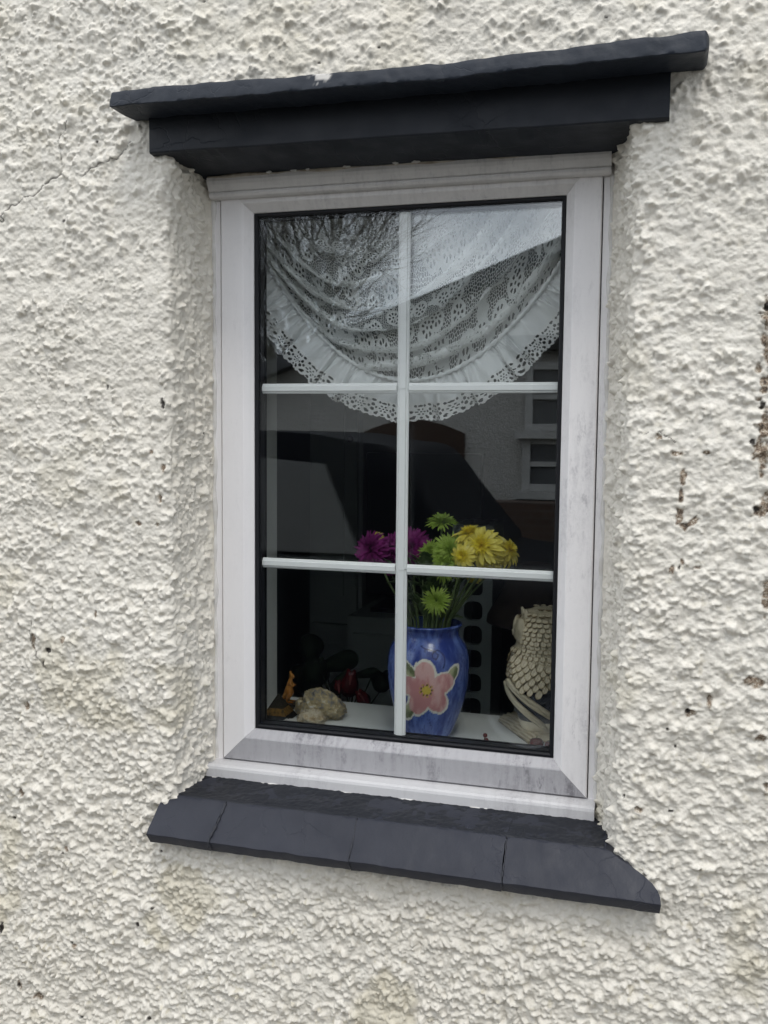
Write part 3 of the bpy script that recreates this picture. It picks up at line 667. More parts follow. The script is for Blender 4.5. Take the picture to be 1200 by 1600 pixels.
uvf = np.stack(np.broadcast_arrays(sa[None, :], np.linspace(0, .04, 22)[:, None]), -1)
grid_mesh('frill', Pf[:, k0:k1], MAT_COTTON, curtain, True, uv=np.ascontiguousarray(uvf[:, k0:k1]))
mb = MB(); step = 6
mb.tube([(xh[i], CY - .007 + .001 * math.sin(i * .9), zhh[i] + .001 * math.sin(i * .7)) for i in range(k0, k1, step)], [.0034 + .0011 * math.sin(i * 1.3) for i in range(k0, k1, step)], 8); mb.build('gathering_cord', MAT_COTTON, curtain)
# crochet: a real sheet with its holes cut out
nt_ = 46; TW = 0.031; vv = np.linspace(0, 1, nt_)
Pt = np.stack([frill_pt(1.0, v * TW - 0.002) for v in vv]); Pt[..., 1] -= 0.0012
sC = (sa[:-1] + sa[1:])[None, :] / 2; vC = ((vv[:-1] + vv[1:]) / 2)[:, None]
Lm = 0.0235; fx = (sC / Lm) % 1 - 0.5; X_ = fx * Lm; Y_ = (vC - 0.50) * TW
rr_ = np.hypot(X_, Y_); th_ = np.arctan2(Y_, X_)
hole = (rr_ < .0012) | ((rr_ > .0030) & (rr_ < .0056) & (np.cos(6 * th_) > 0.15)) 
fx2 = ((sC / Lm) + .5) % 1 - 0.5; X2 = fx2 * Lm
for (ax, ay, rx_, ry_) in ((0, .0035, .0020, .0026), (0, -.0040, .0018, .0026), (.0042, .0095, .0019, .0022), (-.0042, .0095, .0019, .0022), (0, -.0115, .0024, .002), (.0036, -.0005, .0012, .0022), (-.0036, -.0005, .0012, .0022)):
    hole |= ((X2 - ax) / rx_) ** 2 + ((Y_ - ay) / ry_) ** 2 < 1
for (ax, ay, rx_, ry_) in ((0, -.0095, .0030, .0016), (.0050, -.0098, .0013, .0020), (-.0050, -.0098, .0013, .0020), (0, .0098, .0018, .0018), (.0062, .0072, .0014, .0016), (-.0062, .0072, .0014, .0016)):
    hole |= ((X_ - ax) / rx_) ** 2 + ((Y_ - ay) / ry_) ** 2 < 1
scal = 0.80 + 0.13 * np.sqrt(np.abs(np.cos(math.pi * sC / Lm))) + 0.07 * np.abs(np.cos(4 * math.pi * sC / Lm))
hole |= vC > scal
grid_mesh('crochet_trim', Pt[:, k0:k1], MAT_TRIM, curtain, True, mask=~hole[:, k0:k1 - 1])
box('curtain_rod', -.3165, .3165, CY - .005, CY + .005, .4545, .4645, MAT_GLOSS, curtain, bevel=.002)

# ------------------------------------------------------------------ painted vase
VC = np.array([atZ(670, 1138, ZBD)[0], 0.125, ZBD]); VC[0] = atY(669, 1060, 0.125)[0]
KV = 0.001128
prof_px = [(0, 1150), (30, 1150), (34, 1148), (38, 1142), (44, 1128), (50, 1112), (55.5, 1094), (60, 1072), (62, 1050), (62, 1035), (60.5, 1020), (57, 1009), (51.5, 1001), (47.5, 995), (46, 989), (46.5, 983), (49.5, 978), (51, 975.5), (49, 973.5), (46.5, 976), (43, 990)]
pr = bezier_interp([(r * KV, (1150 - y) * KV) for r, y in prof_px], 180); pr[:, 0] = np.maximum(pr[:, 0], 0); pr[:, 1] = np.maximum(pr[:, 1], 0.0)
NT = 270; th = np.linspace(0, 2 * math.pi, NT, endpoint=False)
vz = pr[:, 1][:, None] + 0 * th; rad_ = pr[:, 0][:, None] + 0 * th
camth = math.atan2(CAM[1] - VC[1], CAM[0] - VC[0])
fth = camth - 0.04
dth = (th[None, :] - fth + math.pi) % (2 * math.pi) - math.pi
dth = dth + 0 * vz; a_ = dth * 0.066; b_ = vz - (1150 - 1064) * KV                # local flat coordinates on the vase, metres; origin = flower centre
brush = fbm(a_ * 60 + 5, b_ * 25, 501, 4, 0.6); brush2 = fbm(a_ * 160, b_ * 45, 507, 3)
C = np.zeros((*a_.shape, 3)); blue1 = np.array([0.030, 0.052, 0.24]); blue2 = np.array([0.13, 0.20, 0.50]); blue3 = np.array([0.010, 0.014, 0.09])
t_ = np.clip(0.45 + 0.55 * brush + .15 * brush2, 0, 1)[..., None]
C[:] = blue1 * (1 - t_) + blue2 * t_
dk = np.clip((np.abs(brush2) < .05) * (brush > 0), 0, 1)[..., None] * .6; C = C * (1 - dk) + blue3 * dk
rimm = np.clip((vz - (1150 - 992) * KV) / .004, 0, 1)[..., None] * np.clip(.5 + .8 * brush2, 0, 1)[..., None]; C = C * (1 - .5 * rimm) + blue3 * .5 * rimm
r_ = np.hypot(a_, b_); an_ = np.arctan2(b_, a_)
def paint(mask, col):
    global C
    k = np.clip(mask, 0, 1)[..., None]; C = C * (1 - k) + np.asarray(col) * k
def ell(cx, cy, rx_, ry_, rot_):
    X = (a_ - cx) * math.cos(rot_) + (b_ - cy) * math.sin(rot_); Y = -(a_ - cx) * math.sin(rot_) + (b_ - cy) * math.cos(rot_)
    return np.hypot(X / rx_, Y / ry_) + .06 * brush2, X, Y
petals = [(90 + 72 * k + 6, .0265) for k in range(5)]
leaves = [(-.032, .034, .0185, .0085, 2.45), (.043, .024, .017, .0085, .95), (-.034, -.040, .017, .010, .85)]
ev = [ell(math.cos(R_(d)) * q, math.sin(R_(d)) * q, 0.0225, .0165, R_(d)) for d, q in petals]
el = [ell(*l) for l in leaves]
white = np.zeros_like(a_)
for e, X, Y in ev: white = np.maximum(white, (1.20 - e) * 40)
for e, X, Y in el: white = np.maximum(white, (1.30 - e) * 40)
paint(white, (0.70, 0.70, 0.62))
for e, X, Y in el:
    paint((1 - e) * 30, (0.42, 0.44, 0.26)); paint(np.clip((1 - e) * 30, 0, 1) * np.clip(.5 - Y / .006 + .6 * brush2, 0, 1) * .85, (0.09, 0.12, 0.05))
pet_c = np.zeros_like(a_); 
for e, X, Y in ev:
    paint((1.0 - e) * 30, (0.64, 0.36, 0.34)); paint(np.clip((1.0 - e) * 30, 0, 1) * np.clip(.30 + .9 * brush + .5 * brush2, 0, .8), (0.50, 0.22, 0.23)); paint(np.clip((1.0 - e) * 30, 0, 1) * np.clip(.2 - .9 * brush, 0, .5), (0.66, 0.46, 0.44))
paint((0.0125 - r_) * 900 * (np.cos(9 * an_) > -.2), (0.55, 0.36, 0.10)); paint((0.0105 - r_) * 900 * (r_ > .0075) * (np.cos(9 * an_) > .2), (0.05, 0.035, 0.02)); paint((0.0078 - r_) * 1500, (0.60, 0.46, 0.08))
# loose dark brush curl near the shoulder
cu = [(-.012, .072), (-.002, .068), (.010, .066), (.018, .060), (.016, .053), (.010, .055), (.011, .063), (.020, .066), (.028, .058), (.030, .048), (.027, .038)]
cub = bezier_interp([(x, y, 0) for x, y in cu], 70)
dmin = np.full_like(a_, 9.)
near = (np.abs(a_ - .01) < .035) & (b_ > .03)
for p in cub: dmin[near] = np.minimum(dmin[near], np.hypot(a_[near] - p[0], b_[near] - p[1]))
paint((.0013 - dmin) * 2500, blue3)
m = M('glazed_blue_ceramic', (0.1, 0.1, 0.4), 0.24, 0.45); m.color(m.attr('paint', 'Color')); m.set('Coat Weight', .12); m.set('Coat Roughness', .08); m.bump(m.noise(60, 3), .06, .001)
vase = empty('flower_vase', tuple(VC)); tagp(vase, 'blue glazed vase painted with a pink five-petalled flower', 'vase')
Pv = np.zeros((*a_.shape, 3)); Pv[..., 0] = VC[0] + rad_ * np.cos(th); Pv[..., 1] = VC[1] + rad_ * np.sin(th); Pv[..., 2] = ZBD + vz + .0004
grid_mesh('vase_body', Pv, m.m, vase, True, closed_u=True, attrs={'paint': C})
lathe('water', [(0, 0.13), (0.049, 0.13)], tuple(VC), M('dark_water', (0.02, 0.03, 0.02), .05).m, vase, 24)

# ------------------------------------------------------------------ chrysanthemums
def petal_mat(name, c1, c2, c3):
    m = M(name, c1, 0.55, 0.3); m.set('Subsurface Weight', 0.0)
    f = m.noise(55, 4, .6); base = m.ramp(f, [(0.3, c1), (0.55, c2), (0.75, c3)]); m.color(base)
    tr = m.n('BsdfTranslucent'); m.l(base, tr.inputs[0]); mix = m.n('MixShader'); mix.inputs[0].default_value = .25; m.l(m.b.outputs[0], mix.inputs[1]); m.l(tr.outputs[0], mix.inputs[2]); m.l(mix.outputs[0], m.o.inputs[0]); return m.m
MP = petal_mat('purple_petals', (0.15, 0.010, 0.10), (0.24, 0.020, 0.17), (0.34, 0.05, 0.25))
MG = petal_mat('lime_petals', (0.24, 0.36, 0.045), (0.37, 0.50, 0.09), (0.52, 0.62, 0.20))
MY = petal_mat('yellow_petals', (0.68, 0.56, 0.06), (0.80, 0.70, 0.14), (0.86, 0.80, 0.34))
MYC = petal_mat('deep_yellow_petals', (0.74, 0.60, 0.030), (0.82, 0.70, 0.06), (0.86, 0.76, 0.12))
MAT_STEM = simple('green_stem', (0.055, 0.085, 0.025), (0.11, 0.15, 0.05), 40, .55)
MAT_LEAF = simple('dark_green_leaf', (0.035, 0.065, 0.022), (0.07, 0.11, 0.035), 50, .5)
def bloom_mesh(name, r, mat, layers, seed, parent, origin, axis, wid, back=-0.5, cup=0.35, droop=0.5, tip=0.55):
    """petal strips from the rim inwards: each layer = (count, elevation deg, length factor)"""
    rd = random.Random(seed); ax = Vector(axis).normalized(); q = ax.to_track_quat('Z', 'Y'); mb = MB()
    for (cnt, el, lf) in layers:
        for k in range(cnt):
            az = 2 * math.pi * (k + rd.uniform(-.35, .35)) / cnt; e0 = R_(el + rd.uniform(-9, 9)); L = r * lf * rd.uniform(.86, 1.1); wd = wid * rd.uniform(.8, 1.15)
            ca, sa_ = math.cos(az), math.sin(az); V = []; p = Vector((ca * r * .06, sa_ * r * .06, 0)); e = e0; n_ = 5
            for i in range(n_ + 1):
                f = i / n_; ww = wd * (0.35 + 1.3 * f * (1.25 - f)) * (tip if i == n_ else 1) * (1 if i < n_ else .7)
                side = Vector((-sa_, ca, 0)); up = Vector((-ca * math.sin(e), -sa_ * math.sin(e), math.cos(e)))
                dn = -up * ww * cup
                V += [p + side * ww - dn, p + up * 0.0, p - side * ww - dn]
                e -= (droop * rd.uniform(.7, 1.3)) / n_
                p = p + Vector((ca * math.cos(e), sa_ * math.cos(e), math.sin(e))) * (L / n_)
            Fc = []
            for i in range(n_): Fc += [(i * 3, i * 3 + 1, i * 3 + 4, i * 3 + 3), (i * 3 + 1, i * 3 + 2, i * 3 + 5, i * 3 + 4)]
            mb.add([tuple(Vector(origin) + q @ v) for v in V], Fc)
    return mb.build(name, mat, parent, True)
def chrys(px, py, y, d_px, kind, axis, seed, label, stem_to=None):
    p = atY(px, py, y); r = d_px / 2 * (y - CAM[1]) / F_PX * 1.12
    ax = Vector(axis).normalized()
    root = Vector((VC[0] + (p[0] - VC[0]) * .30, VC[1] + (p[1] - VC[1]) * .4, ZBD + .10))
    o = empty('chrysanthemum', tuple(root)); tagp(o, label, 'flower', 'flowers in the blue vase')
    if kind == 'purple':
        bloom_mesh('bloom', r, MP, [(34, -10, 1.0), (36, 4, 1.0), (36, 16, .95), (34, 28, .90), (30, 40, .80), (24, 53, .68), (18, 66, .56), (10, 80, .44)], seed, o, p - np.array(ax) * r * .35, ax, r * .078, cup=.5, droop=.55)
    elif kind == 'green':
        bloom_mesh('bloom', r, MG, [(24, -5, 1.0), (24, 12, .95), (22, 28, .85), (20, 42, .74), (16, 56, .62), (13, 70, .52), (8, 82, .42)], seed, o, p - np.array(ax) * r * .30, ax, r * .060, cup=.6, droop=.25, tip=.4)
    elif kind == 'button':
        bloom_mesh('bloom', r, MG, [(26, 5, 1.0), (24, 18, .92), (22, 32, .84), (18, 48, .72), (14, 64, .6), (8, 80, .5)], seed, o, p - np.array(ax) * r * .2, ax, r * .075, cup=.5, droop=.35)
    else:
        bloom_mesh('bloom', r, MY, [(15, -14, 1.0), (15, 0, 1.0), (14, 12, .94), (12, 24, .82)], seed, o, p - np.array(ax) * r * .10, ax, r * .125, cup=.45, droop=.75, tip=.45)
        bloom_mesh('disc', r * .5, MYC, [(18, 15, 1.0), (16, 38, .9), (14, 58, .8), (9, 76, .7)], seed + 1, o, p - np.array(ax) * r * .02, ax, r * .055, cup=.4, droop=.2)
    bk = {'purple': .35, 'green': .30, 'button': .2}.get(kind, .10); b = Vector(p) - ax * r * (bk + .22)
    hv = Vector((p[0] - VC[0], p[1] - VC[1], 0)); hl = min(hv.length * .6, .036); mouth = Vector((VC[0], VC[1], -.250)) + (hv.normalized() * hl if hv.length > 1e-4 else hv); mid = mouth.lerp(b, .5) + Vector((0, 0, .010)) + hv * .06; mb = MB()
    pts = bezier_interp([root - Vector((0, 0, .02)), root, mouth, mid, b - Vector(ax) * .008, b], 18); mb.tube(pts, .0019, 7); mb.build('stem', MAT_STEM, o)
    mb = MB(); mb.tube([b - ax * .004, b, b + ax * r * .10, b + ax * r * .20], [.0022, r * .14, r * .26, r * .22], 10); mb.build('calyx', MAT_STEM, o)
    return o
chrys(572, 858, .115, 60, 'purple', (-.45, -.75, .25), 1, 'magenta purple chrysanthemum on the outer side of the bunch, away from the owl')
chrys(612, 848, .150, 56, 'purple', (-.2, -.6, .7), 2, 'magenta purple chrysanthemum half hidden behind the vertical glazing bar')
chrys(642, 850, .125, 62, 'purple', (.05, -.75, .5), 3, 'magenta purple chrysanthemum touching the lime green blooms')
chrys(604, 880, .135, 44, 'purple', (-.2, -.6, -.1), 4, 'dark pink chrysanthemum drooping low under the purple blooms')
chrys(690, 812, .135, 46, 'button', (.03, -.30, 1.0), 5, 'flat green button chrysanthemum standing highest in the bunch')
chrys(704, 856, .105, 62, 'green', (.12, -.75, .6), 6, 'large lime green chrysanthemum in the middle of the bunch')
chrys(668, 862, .115, 48, 'green', (-.3, -.7, .5), 7, 'lime green chrysanthemum tucked against the purple blooms')
chrys(692, 882, .090, 50, 'green', (0, -.85, .35), 8, 'lime green chrysanthemum cut across by the lower glazing bar')
chrys(680, 938, .075, 44, 'green', (-.05, -.95, .25), 9, 'small lime green chrysanthemum hanging alone above the vase rim')
chrys(733, 832, .125, 58, 'yellow', (-.1, -.35, .9), 10, 'pale yellow chrysanthemum facing upward beside the green button bloom')
chrys(752, 852, .098, 62, 'yellow', (-.25, -.9, .3), 11, 'bright yellow chrysanthemum facing straight out with a deep yellow centre')
chrys(777, 858, .130, 54, 'yellow', (.5, -.5, .45), 12, 'yellow chrysanthemum between the bright one and the drooping one')
chrys(796, 858, .140, 52, 'yellow', (.75, -.35, .45), 13, 'yellow chrysanthemum drooping outward on the owl side of the bunch')
chrys(742, 906, .140, 26, 'yellow', (.2, -.7, -.5), 14, 'small yellow chrysanthemum hanging below the lower glazing bar')
chrys(722, 868, .085, 40, 'yellow', (-.2, -.8, .1), 16, 'pale yellow chrysanthemum squeezed between lime and bright yellow blooms')
chrys(765, 872, .105, 46, 'yellow', (.2, -.8, -.15), 17, 'yellow chrysanthemum drooping against the lower glazing bar')
chrys(588, 838, .165, 26, 'yellow', (-.1, -.5, .7), 15, 'small yellow chrysanthemum peeping out behind the purple blooms')
# leafy greenery at the vase mouth
gr = empty('greenery', (VC[0], VC[1], ZBD + .12)); tagp(gr, 'thin green stems and leaves filling the mouth of the blue vase', 'greenery')
rd = random.Random(77)
for k in range(30):
    a = rd.uniform(0, 2 * math.pi); q = rd.uniform(.005, .036); top = Vector((VC[0] + math.cos(a) * q * 1.9, VC[1] + math.sin(a) * q * 1.2, rd.uniform(-.215, -.165))); mb = MB()
    mb.tube([(VC[0] + math.cos(a) * q * .8, VC[1] + math.sin(a) * q * .8, ZBD + .10), tuple((Vector((VC[0] + math.cos(a) * q, VC[1] + math.sin(a) * q, ZBD + .20)))), tuple(top)], [.0016, .0015, .001], 6); mb.build('stem', MAT_STEM, gr)
def leaf_blade(base, tip, wd, up, name, mat, parent, n=8, fold=.25, lobed=0):
    base, tip, up = Vector(base), Vector(tip), Vector(up).normalized(); d = tip - base; L = d.length; d.normalize(); side = d.cross(up).normalized(); nrm = side.cross(d); V = []; Fc = []
    for i in range(n + 1):
        f = i / n; ww = wd * math.sin(math.pi * min(1, f * .94 + .05)) ** .8 * (1 + lobed * math.sin(f * 22)); c = base + d * L * f + nrm * (math.sin(f * math.pi) * L * .12)
        V += [c + side * ww + nrm * ww * fold, c, c - side * ww + nrm * ww * fold]
    for i in range(n): Fc += [(i * 3, i * 3 + 1, i * 3 + 4, i * 3 + 3), (i * 3 + 1, i * 3 + 2, i * 3 + 5, i * 3 + 4)]
    o = mesh(name, V, Fc, mat, parent, True); md = o.modifiers.new('thickness', 'SOLIDIFY'); md.thickness = .0006; return o
for k in range(80):
    a = rd.uniform(0, 2 * math.pi); zl = rd.uniform(-.25, -.15); q = rd.uniform(.01, .04) * (1 + 7 * (zl + .25)); b = Vector((VC[0] + math.cos(a) * q * .9, VC[1] + math.sin(a) * q * .7, zl))
    leaf_blade(b, b + Vector((math.cos(a) * .03, math.sin(a) * .02, rd.uniform(.005, .035))), rd.uniform(.006, .012), (0, 0, 1), 'leaf', MAT_LEAF, gr, lobed=.25)

# ------------------------------------------------------------------ resin owl on a log
m = M('antiqued_cream_resin', (0.5, 0.46, 0.36), 0.5, 0.4)
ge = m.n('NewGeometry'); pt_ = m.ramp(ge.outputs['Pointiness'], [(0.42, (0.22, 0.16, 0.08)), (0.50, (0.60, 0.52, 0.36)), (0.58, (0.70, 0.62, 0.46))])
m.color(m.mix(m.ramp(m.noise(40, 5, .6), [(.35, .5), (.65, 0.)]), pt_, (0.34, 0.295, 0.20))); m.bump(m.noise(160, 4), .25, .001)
MAT_OWL = m.m
m = M('antiqued_cream_feather', (0.5, 0.46, 0.36), 0.5, 0.4); sx = m.n('SeparateXYZ'); m.l(m.n('TexCoord').outputs['Generated'], sx.inputs[0])
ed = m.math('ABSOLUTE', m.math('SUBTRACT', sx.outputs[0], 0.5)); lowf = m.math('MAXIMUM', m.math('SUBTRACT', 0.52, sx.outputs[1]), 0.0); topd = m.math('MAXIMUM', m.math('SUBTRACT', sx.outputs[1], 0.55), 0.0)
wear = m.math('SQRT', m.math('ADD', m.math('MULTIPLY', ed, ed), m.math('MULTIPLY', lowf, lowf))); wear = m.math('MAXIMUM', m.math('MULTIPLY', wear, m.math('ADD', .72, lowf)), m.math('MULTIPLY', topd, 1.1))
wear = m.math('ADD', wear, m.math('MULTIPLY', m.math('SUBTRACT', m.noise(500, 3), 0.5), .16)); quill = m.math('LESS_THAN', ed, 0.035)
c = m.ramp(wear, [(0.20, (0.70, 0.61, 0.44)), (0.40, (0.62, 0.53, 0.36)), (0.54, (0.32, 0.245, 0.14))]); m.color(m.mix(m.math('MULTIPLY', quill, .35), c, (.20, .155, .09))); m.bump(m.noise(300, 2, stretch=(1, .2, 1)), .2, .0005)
MAT_FEATHER = m.m
m = M('black_wire_mesh', (0.02, 0.02, 0.025), .5); ck = m.n('TexChecker', Scale=420.0); m.l(m.obj(), ck.inputs['Vector']); m.color(m.mix(ck.outputs['Fac'], (0.012, 0.012, 0.016), (0.10, 0.11, 0.14))); MAT_MESH = m.m
OY = 0.185; oc = atY(846, 1130, OY); OX = oc[0]; KO = (OY - CAM[1]) / F_PX
zo = lambda py: atY(846, py, OY)[2]
owl = empty('owl_figurine', (OX, OY, ZBD)); tagp(owl, 'cream resin owl figurine with scalloped feathers perched on a log', 'owl figurine')
oprof = [(.5, 947), (9, 947.8), (20, 950.5), (30, 955), (38, 961.5), (45, 971), (49.5, 982), (51, 993), (49, 1003), (46, 1012), (47, 1022), (50, 1034), (53.5, 1048), (54, 1062), (52, 1078), (48, 1094), (43, 1108), (37, 1120), (32, 1130), (30, 1138)]
op = bezier_interp([(r * KO, zo(y)) for r, y in oprof], 110)[::-1]; op = op[np.argsort(op[:, 1])]
def owl_r(z): return np.interp(z, op[:, 1], op[:, 0])
NO = 72; tho = np.linspace(0, 2 * math.pi, NO, endpoint=False); zz = op[0, 1] + (op[-1, 1] - op[0, 1]) * (1 - (1 - np.linspace(0, 1, 90)) ** 1.35)
FD = math.pi + .28                 # the owl looks along -x, a little towards the glass
Po = np.zeros((90, NO, 3)); rz = owl_r(zz)[:, None]
headz = zo(1012); head = np.clip((zz - headz) / .01, 0, 1)[:, None]
df = (tho[None, :] - FD + math.pi) % (2 * math.pi) - math.pi
face = np.exp(-(df / .75) ** 2) * head; rr2 = rz * (1 - .17 * face * (1 - .0 * df))
Po[..., 0] = OX + rr2 * np.cos(tho); Po[..., 1] = OY + rr2 * np.sin(tho) * .92; Po[..., 2] = zz[:, None]
lowz_ = (zz < zo(1066))
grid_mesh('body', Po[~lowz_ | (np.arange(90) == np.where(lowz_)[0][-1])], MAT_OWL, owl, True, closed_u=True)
grid_mesh('mesh_panel', Po[:np.where(lowz_)[0][-1] + 2] * [1, 1, 1] , MAT_MESH, owl, True, closed_u=True)
def owl_pt(th_, z, k=1.0):
    d_ = (th_ - FD + math.pi) % (2 * math.pi) - math.pi; r = owl_r(z) * (1 - .17 * math.exp(-(d_ / .75) ** 2) * float(np.clip((z - headz) / .01, 0, 1))) * k
    return Vector((OX + r * math.cos(th_), OY + r * math.sin(th_) * .92, z))
# one feather: domed scale with a rounded tip and a quill groove
def feather_data(name, L, W):
    V = []; Fc = []; n_, k_ = 6, 5
    for i in range(n_ + 1):
        f = i / n_; ww = W * (0.75 + .25 * math.sin(f * 2.2)) * math.sqrt(max(0.02, 1 - max(0, (f - .45) / .55) ** 2.2))
        for j in range(k_):
            s = j / (k_ - 1) * 2 - 1; V.append((s * ww, -L * f, .0016 * math.sin(min(1, f * 1.15) * math.pi * .62) * (1 - .55 * s * s) - (.0007 if j == 2 and f > .25 else 0)))
    base = len(V)
    for i in range(n_):
        for j in range(k_ - 1): Fc.append((i * k_ + j, i * k_ + j + 1, (i + 1) * k_ + j + 1, (i + 1) * k_ + j))
    rim = [i * k_ for i in range(n_ + 1)] + [n_ * k_ + j for j in range(1, k_)] + [i * k_ + k_ - 1 for i in range(n_ - 1, -1, -1)]
    V += [(V[i][0], V[i][1], V[i][2] - .0016) for i in rim]
    for a in range(len(rim) - 1): Fc.append((rim[a], base + a, base + a + 1, rim[a + 1]))
    me = bpy.data.meshes.new(name); me.from_pydata(V, [], Fc); me.update(); me.polygons.foreach_set('use_smooth', [True] * len(me.polygons)); me.materials.append(MAT_FEATHER); return me
FD_S = feather_data('head_feather', .0100, .0045); FD_L = feather_data('wing_feather', .0145, .0050)
camt = math.atan2(CAM[1] - OY, CAM[0] - OX); nfe = 0; backV = MB(); rdf = random.Random(3)
def add_feather(th_, z, me, tilt=0.0, lift=1.0, sc=1.0):
    global nfe
    p = owl_pt(th_, z, lift); pu_ = owl_pt(th_, z + .002, lift); p2 = owl_pt(th_ + .02, z, lift)
    up = (pu_ - p).normalized(); sd_ = (p2 - p).normalized(); nr = sd_.cross(up).normalized()
    if nr.dot(p - Vector((OX, OY, z))) < 0: nr = -nr
    X = up.cross(nr).normalized(); Mx = Matrix((X, up, nr)).transposed() @ Matrix.Rotation(tilt, 3, 'Z') @ Matrix.Rotation(R_(-11), 3, 'X')
    Mx = Mx * 1.0; T = Matrix.Translation(p + nr * .0006) @ Mx.to_4x4() @ Matrix.Scale(sc, 4)
    dv = (th_ - camt + math.pi) % (2 * math.pi) - math.pi
    if abs(dv) < 1.75 and nfe < 300:
        o = bpy.data.objects.new('feather', me); COL.objects.link(o); o.parent = owl; o.matrix_parent_inverse = Matrix.Translation((OX, OY, ZBD)).inverted(); o.matrix_world = T
        o.matrix_basis = T; nfe += 1
    else: backV.add([tuple(T @ v.co) for v in me.vertices], [tuple(pp.vertices) for pp in me.polygons])
row = 0; z = zo(949) - .0005
while z > zo(1052):
    r = owl_r(z); n_ = max(5, int(2 * math.pi * r / .0097)); 
    for k in range(n_):
        t_ = 2 * math.pi * (k + .5 * (row % 2)) / n_ + rdf.uniform(-.03, .03); d_ = (t_ - FD + math.pi) % (2 * math.pi) - math.pi
        if z > zo(1008) and abs(d_) < .62: continue          # the bare face disc
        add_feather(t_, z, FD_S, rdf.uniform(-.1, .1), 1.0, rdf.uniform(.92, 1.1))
    z -= .0069; row += 1
# wings: longer feathers sweeping down and back on both flanks
for side in (1, -1):
    for i in range(8):
        for j in range(6 - i // 3):
            zt = zo(1020) - .0095 * i - .002 * j; t_ = FD + side * (.42 + .235 * j + .095 * i)
            if zt < zo(1066) or t_ * 0 + i > 5: continue
            add_feather(t_, zt, FD_L, side * -.38 + rdf.uniform(-.08, .08), 1.075, rdf.uniform(.95, 1.15))
o = backV.build('feather_back', MAT_FEATHER, owl); tagp(o, kind='stuff')
# face disc, ear tuft, beak
def blob(name, c_, sx_, sy_, sz_, mat, parent, rotz=0, sub=3, noise=0.0, seed=0, roty=0):
    bm = bmesh.new(); bmesh.ops.create_icosphere(bm, subdivisions=sub, radius=1.0); Mx = Matrix.Rotation(rotz, 4, 'Z') @ Matrix.Rotation(roty, 4, 'Y')
    for v in bm.verts:
        k = 1.0
        if noise: k += noise * float(fbm(np.array([v.co.x * 2 + v.co.z]), np.array([v.co.y * 2 - v.co.z * 1.3]), seed, 4, .6)[0])
        v.co = Mx @ Vector((v.co.x * sx_ * k, v.co.y * sy_ * k, v.co.z * sz_ * k)) + Vector(c_)
    return bmo(name, bm, mat, parent, True)
fp = owl_pt(FD, zo(984), .98)
for sg in (1, -1):
    p = owl_pt(FD + sg * .40, zo(983), .985); blob('face_disc', p, .006, .018, .022, MAT_OWL, owl, FD + sg * .40)
    p = owl_pt(FD + sg * .52, zo(960), 1.0); mb = MB(); mb.tube([p + Vector((.004, 0, -.006)), p + Vector((-.001, 0, .0)), p + Vector((-.004, sg * .002, .010))], [.006, .0048, .002], 8); mb.build('brow_tuft', MAT_OWL, owl)
mb = MB(); p = owl_pt(FD, zo(984), 1.0); mb.tube([p, p + Vector((-.006, 0, -.002)), p + Vector((-.008, 0, -.010))], [.005, .004, .0008], 8); mb.build('beak', MAT_OWL, owl)
# open loops of the lower wing over the wire mesh
for side in (-1,):
    pass
def loop(t0, z0, t1, z1, wd, rad):
    mb = MB(); pts = []
    for k in range(33):
        a = 2 * math.pi * k / 32; f = .5 - .5 * math.cos(a); s = math.sin(a) * wd
        pts.append(owl_pt(t0 + (t1 - t0) * f + s * .9, z0 + (z1 - z0) * f - s * .016, 1.08))
    mb.tube(pts, rad, 8, cap=False); mb.build('wing_loop', MAT_OWL, owl)
tc_ = camt
loop(tc_ - 1.15, zo(1060), tc_ + .40, zo(1112), .22, .0040); loop(tc_ - 1.55, zo(1068), tc_ + .30, zo(1134), .17, .0038)
loop(tc_ + 2.2, zo(1076), tc_ + 3.4, zo(1118), .3, .0034)
lathe('foot_ring', [(.030, zo(1141) - ZBD), (.036, zo(1134) - ZBD), (.040, zo(1124) - ZBD), (.037, zo(1120) - ZBD), (.031, zo(1124) - ZBD)], (OX, OY, ZBD), MAT_OWL, owl, 40)
# log base: grooved bark, its grain running from the back towards the glass
dl = np.array([0.52, -0.854]); pl_ = np.array([0.854, 0.52]); lz0, lz1 = ZBD + .0004, zo(1131); nb = 90; rows = []
LFc = np.array([0.195, 0.129]); hwid = .052; lenl = .135
for f in np.linspace(0, 1, 46):
    rg = []; t_ = f * lenl
    for k in range(nb):
        a = 2 * math.pi * k / nb; sgn_ = math.sin(a); gro = .0022 * (abs(math.sin(k * 2 * math.pi / nb * 11 + .8 * math.sin(t_ * 40))) - .5) + .0009 * math.sin(k * 1.9 + t_ * 120)
        cx_ = math.copysign(abs(math.cos(a)) ** .7, math.cos(a)) * (hwid + gro); hz = (lz1 - lz0) * (.62 + .38 * math.sin(math.pi * (.15 + .7 * f)))
        zq = lz0 + hz * max(0, math.copysign(abs(sgn_) ** .8, sgn_)) + (gro if sgn_ > .05 else 0)
        e_ = LFc + pl_ * (hwid + cx_) - dl * (lenl - t_); rg.append((e_[0], e_[1], max(lz0, zq)))
    rows.append(rg)
Pl = np.array(rows); lg = grid_mesh('log', Pl, MAT_OWL, owl, True, closed_u=True)
bm = bmesh.new(); bm.from_mesh(lg.data); bmesh.ops.holes_fill(bm, edges=[e for e in bm.edges if e.is_boundary]); bmesh.ops.recalc_face_normals(bm, faces=bm.faces); bm.to_mesh(lg.data); bm.free()

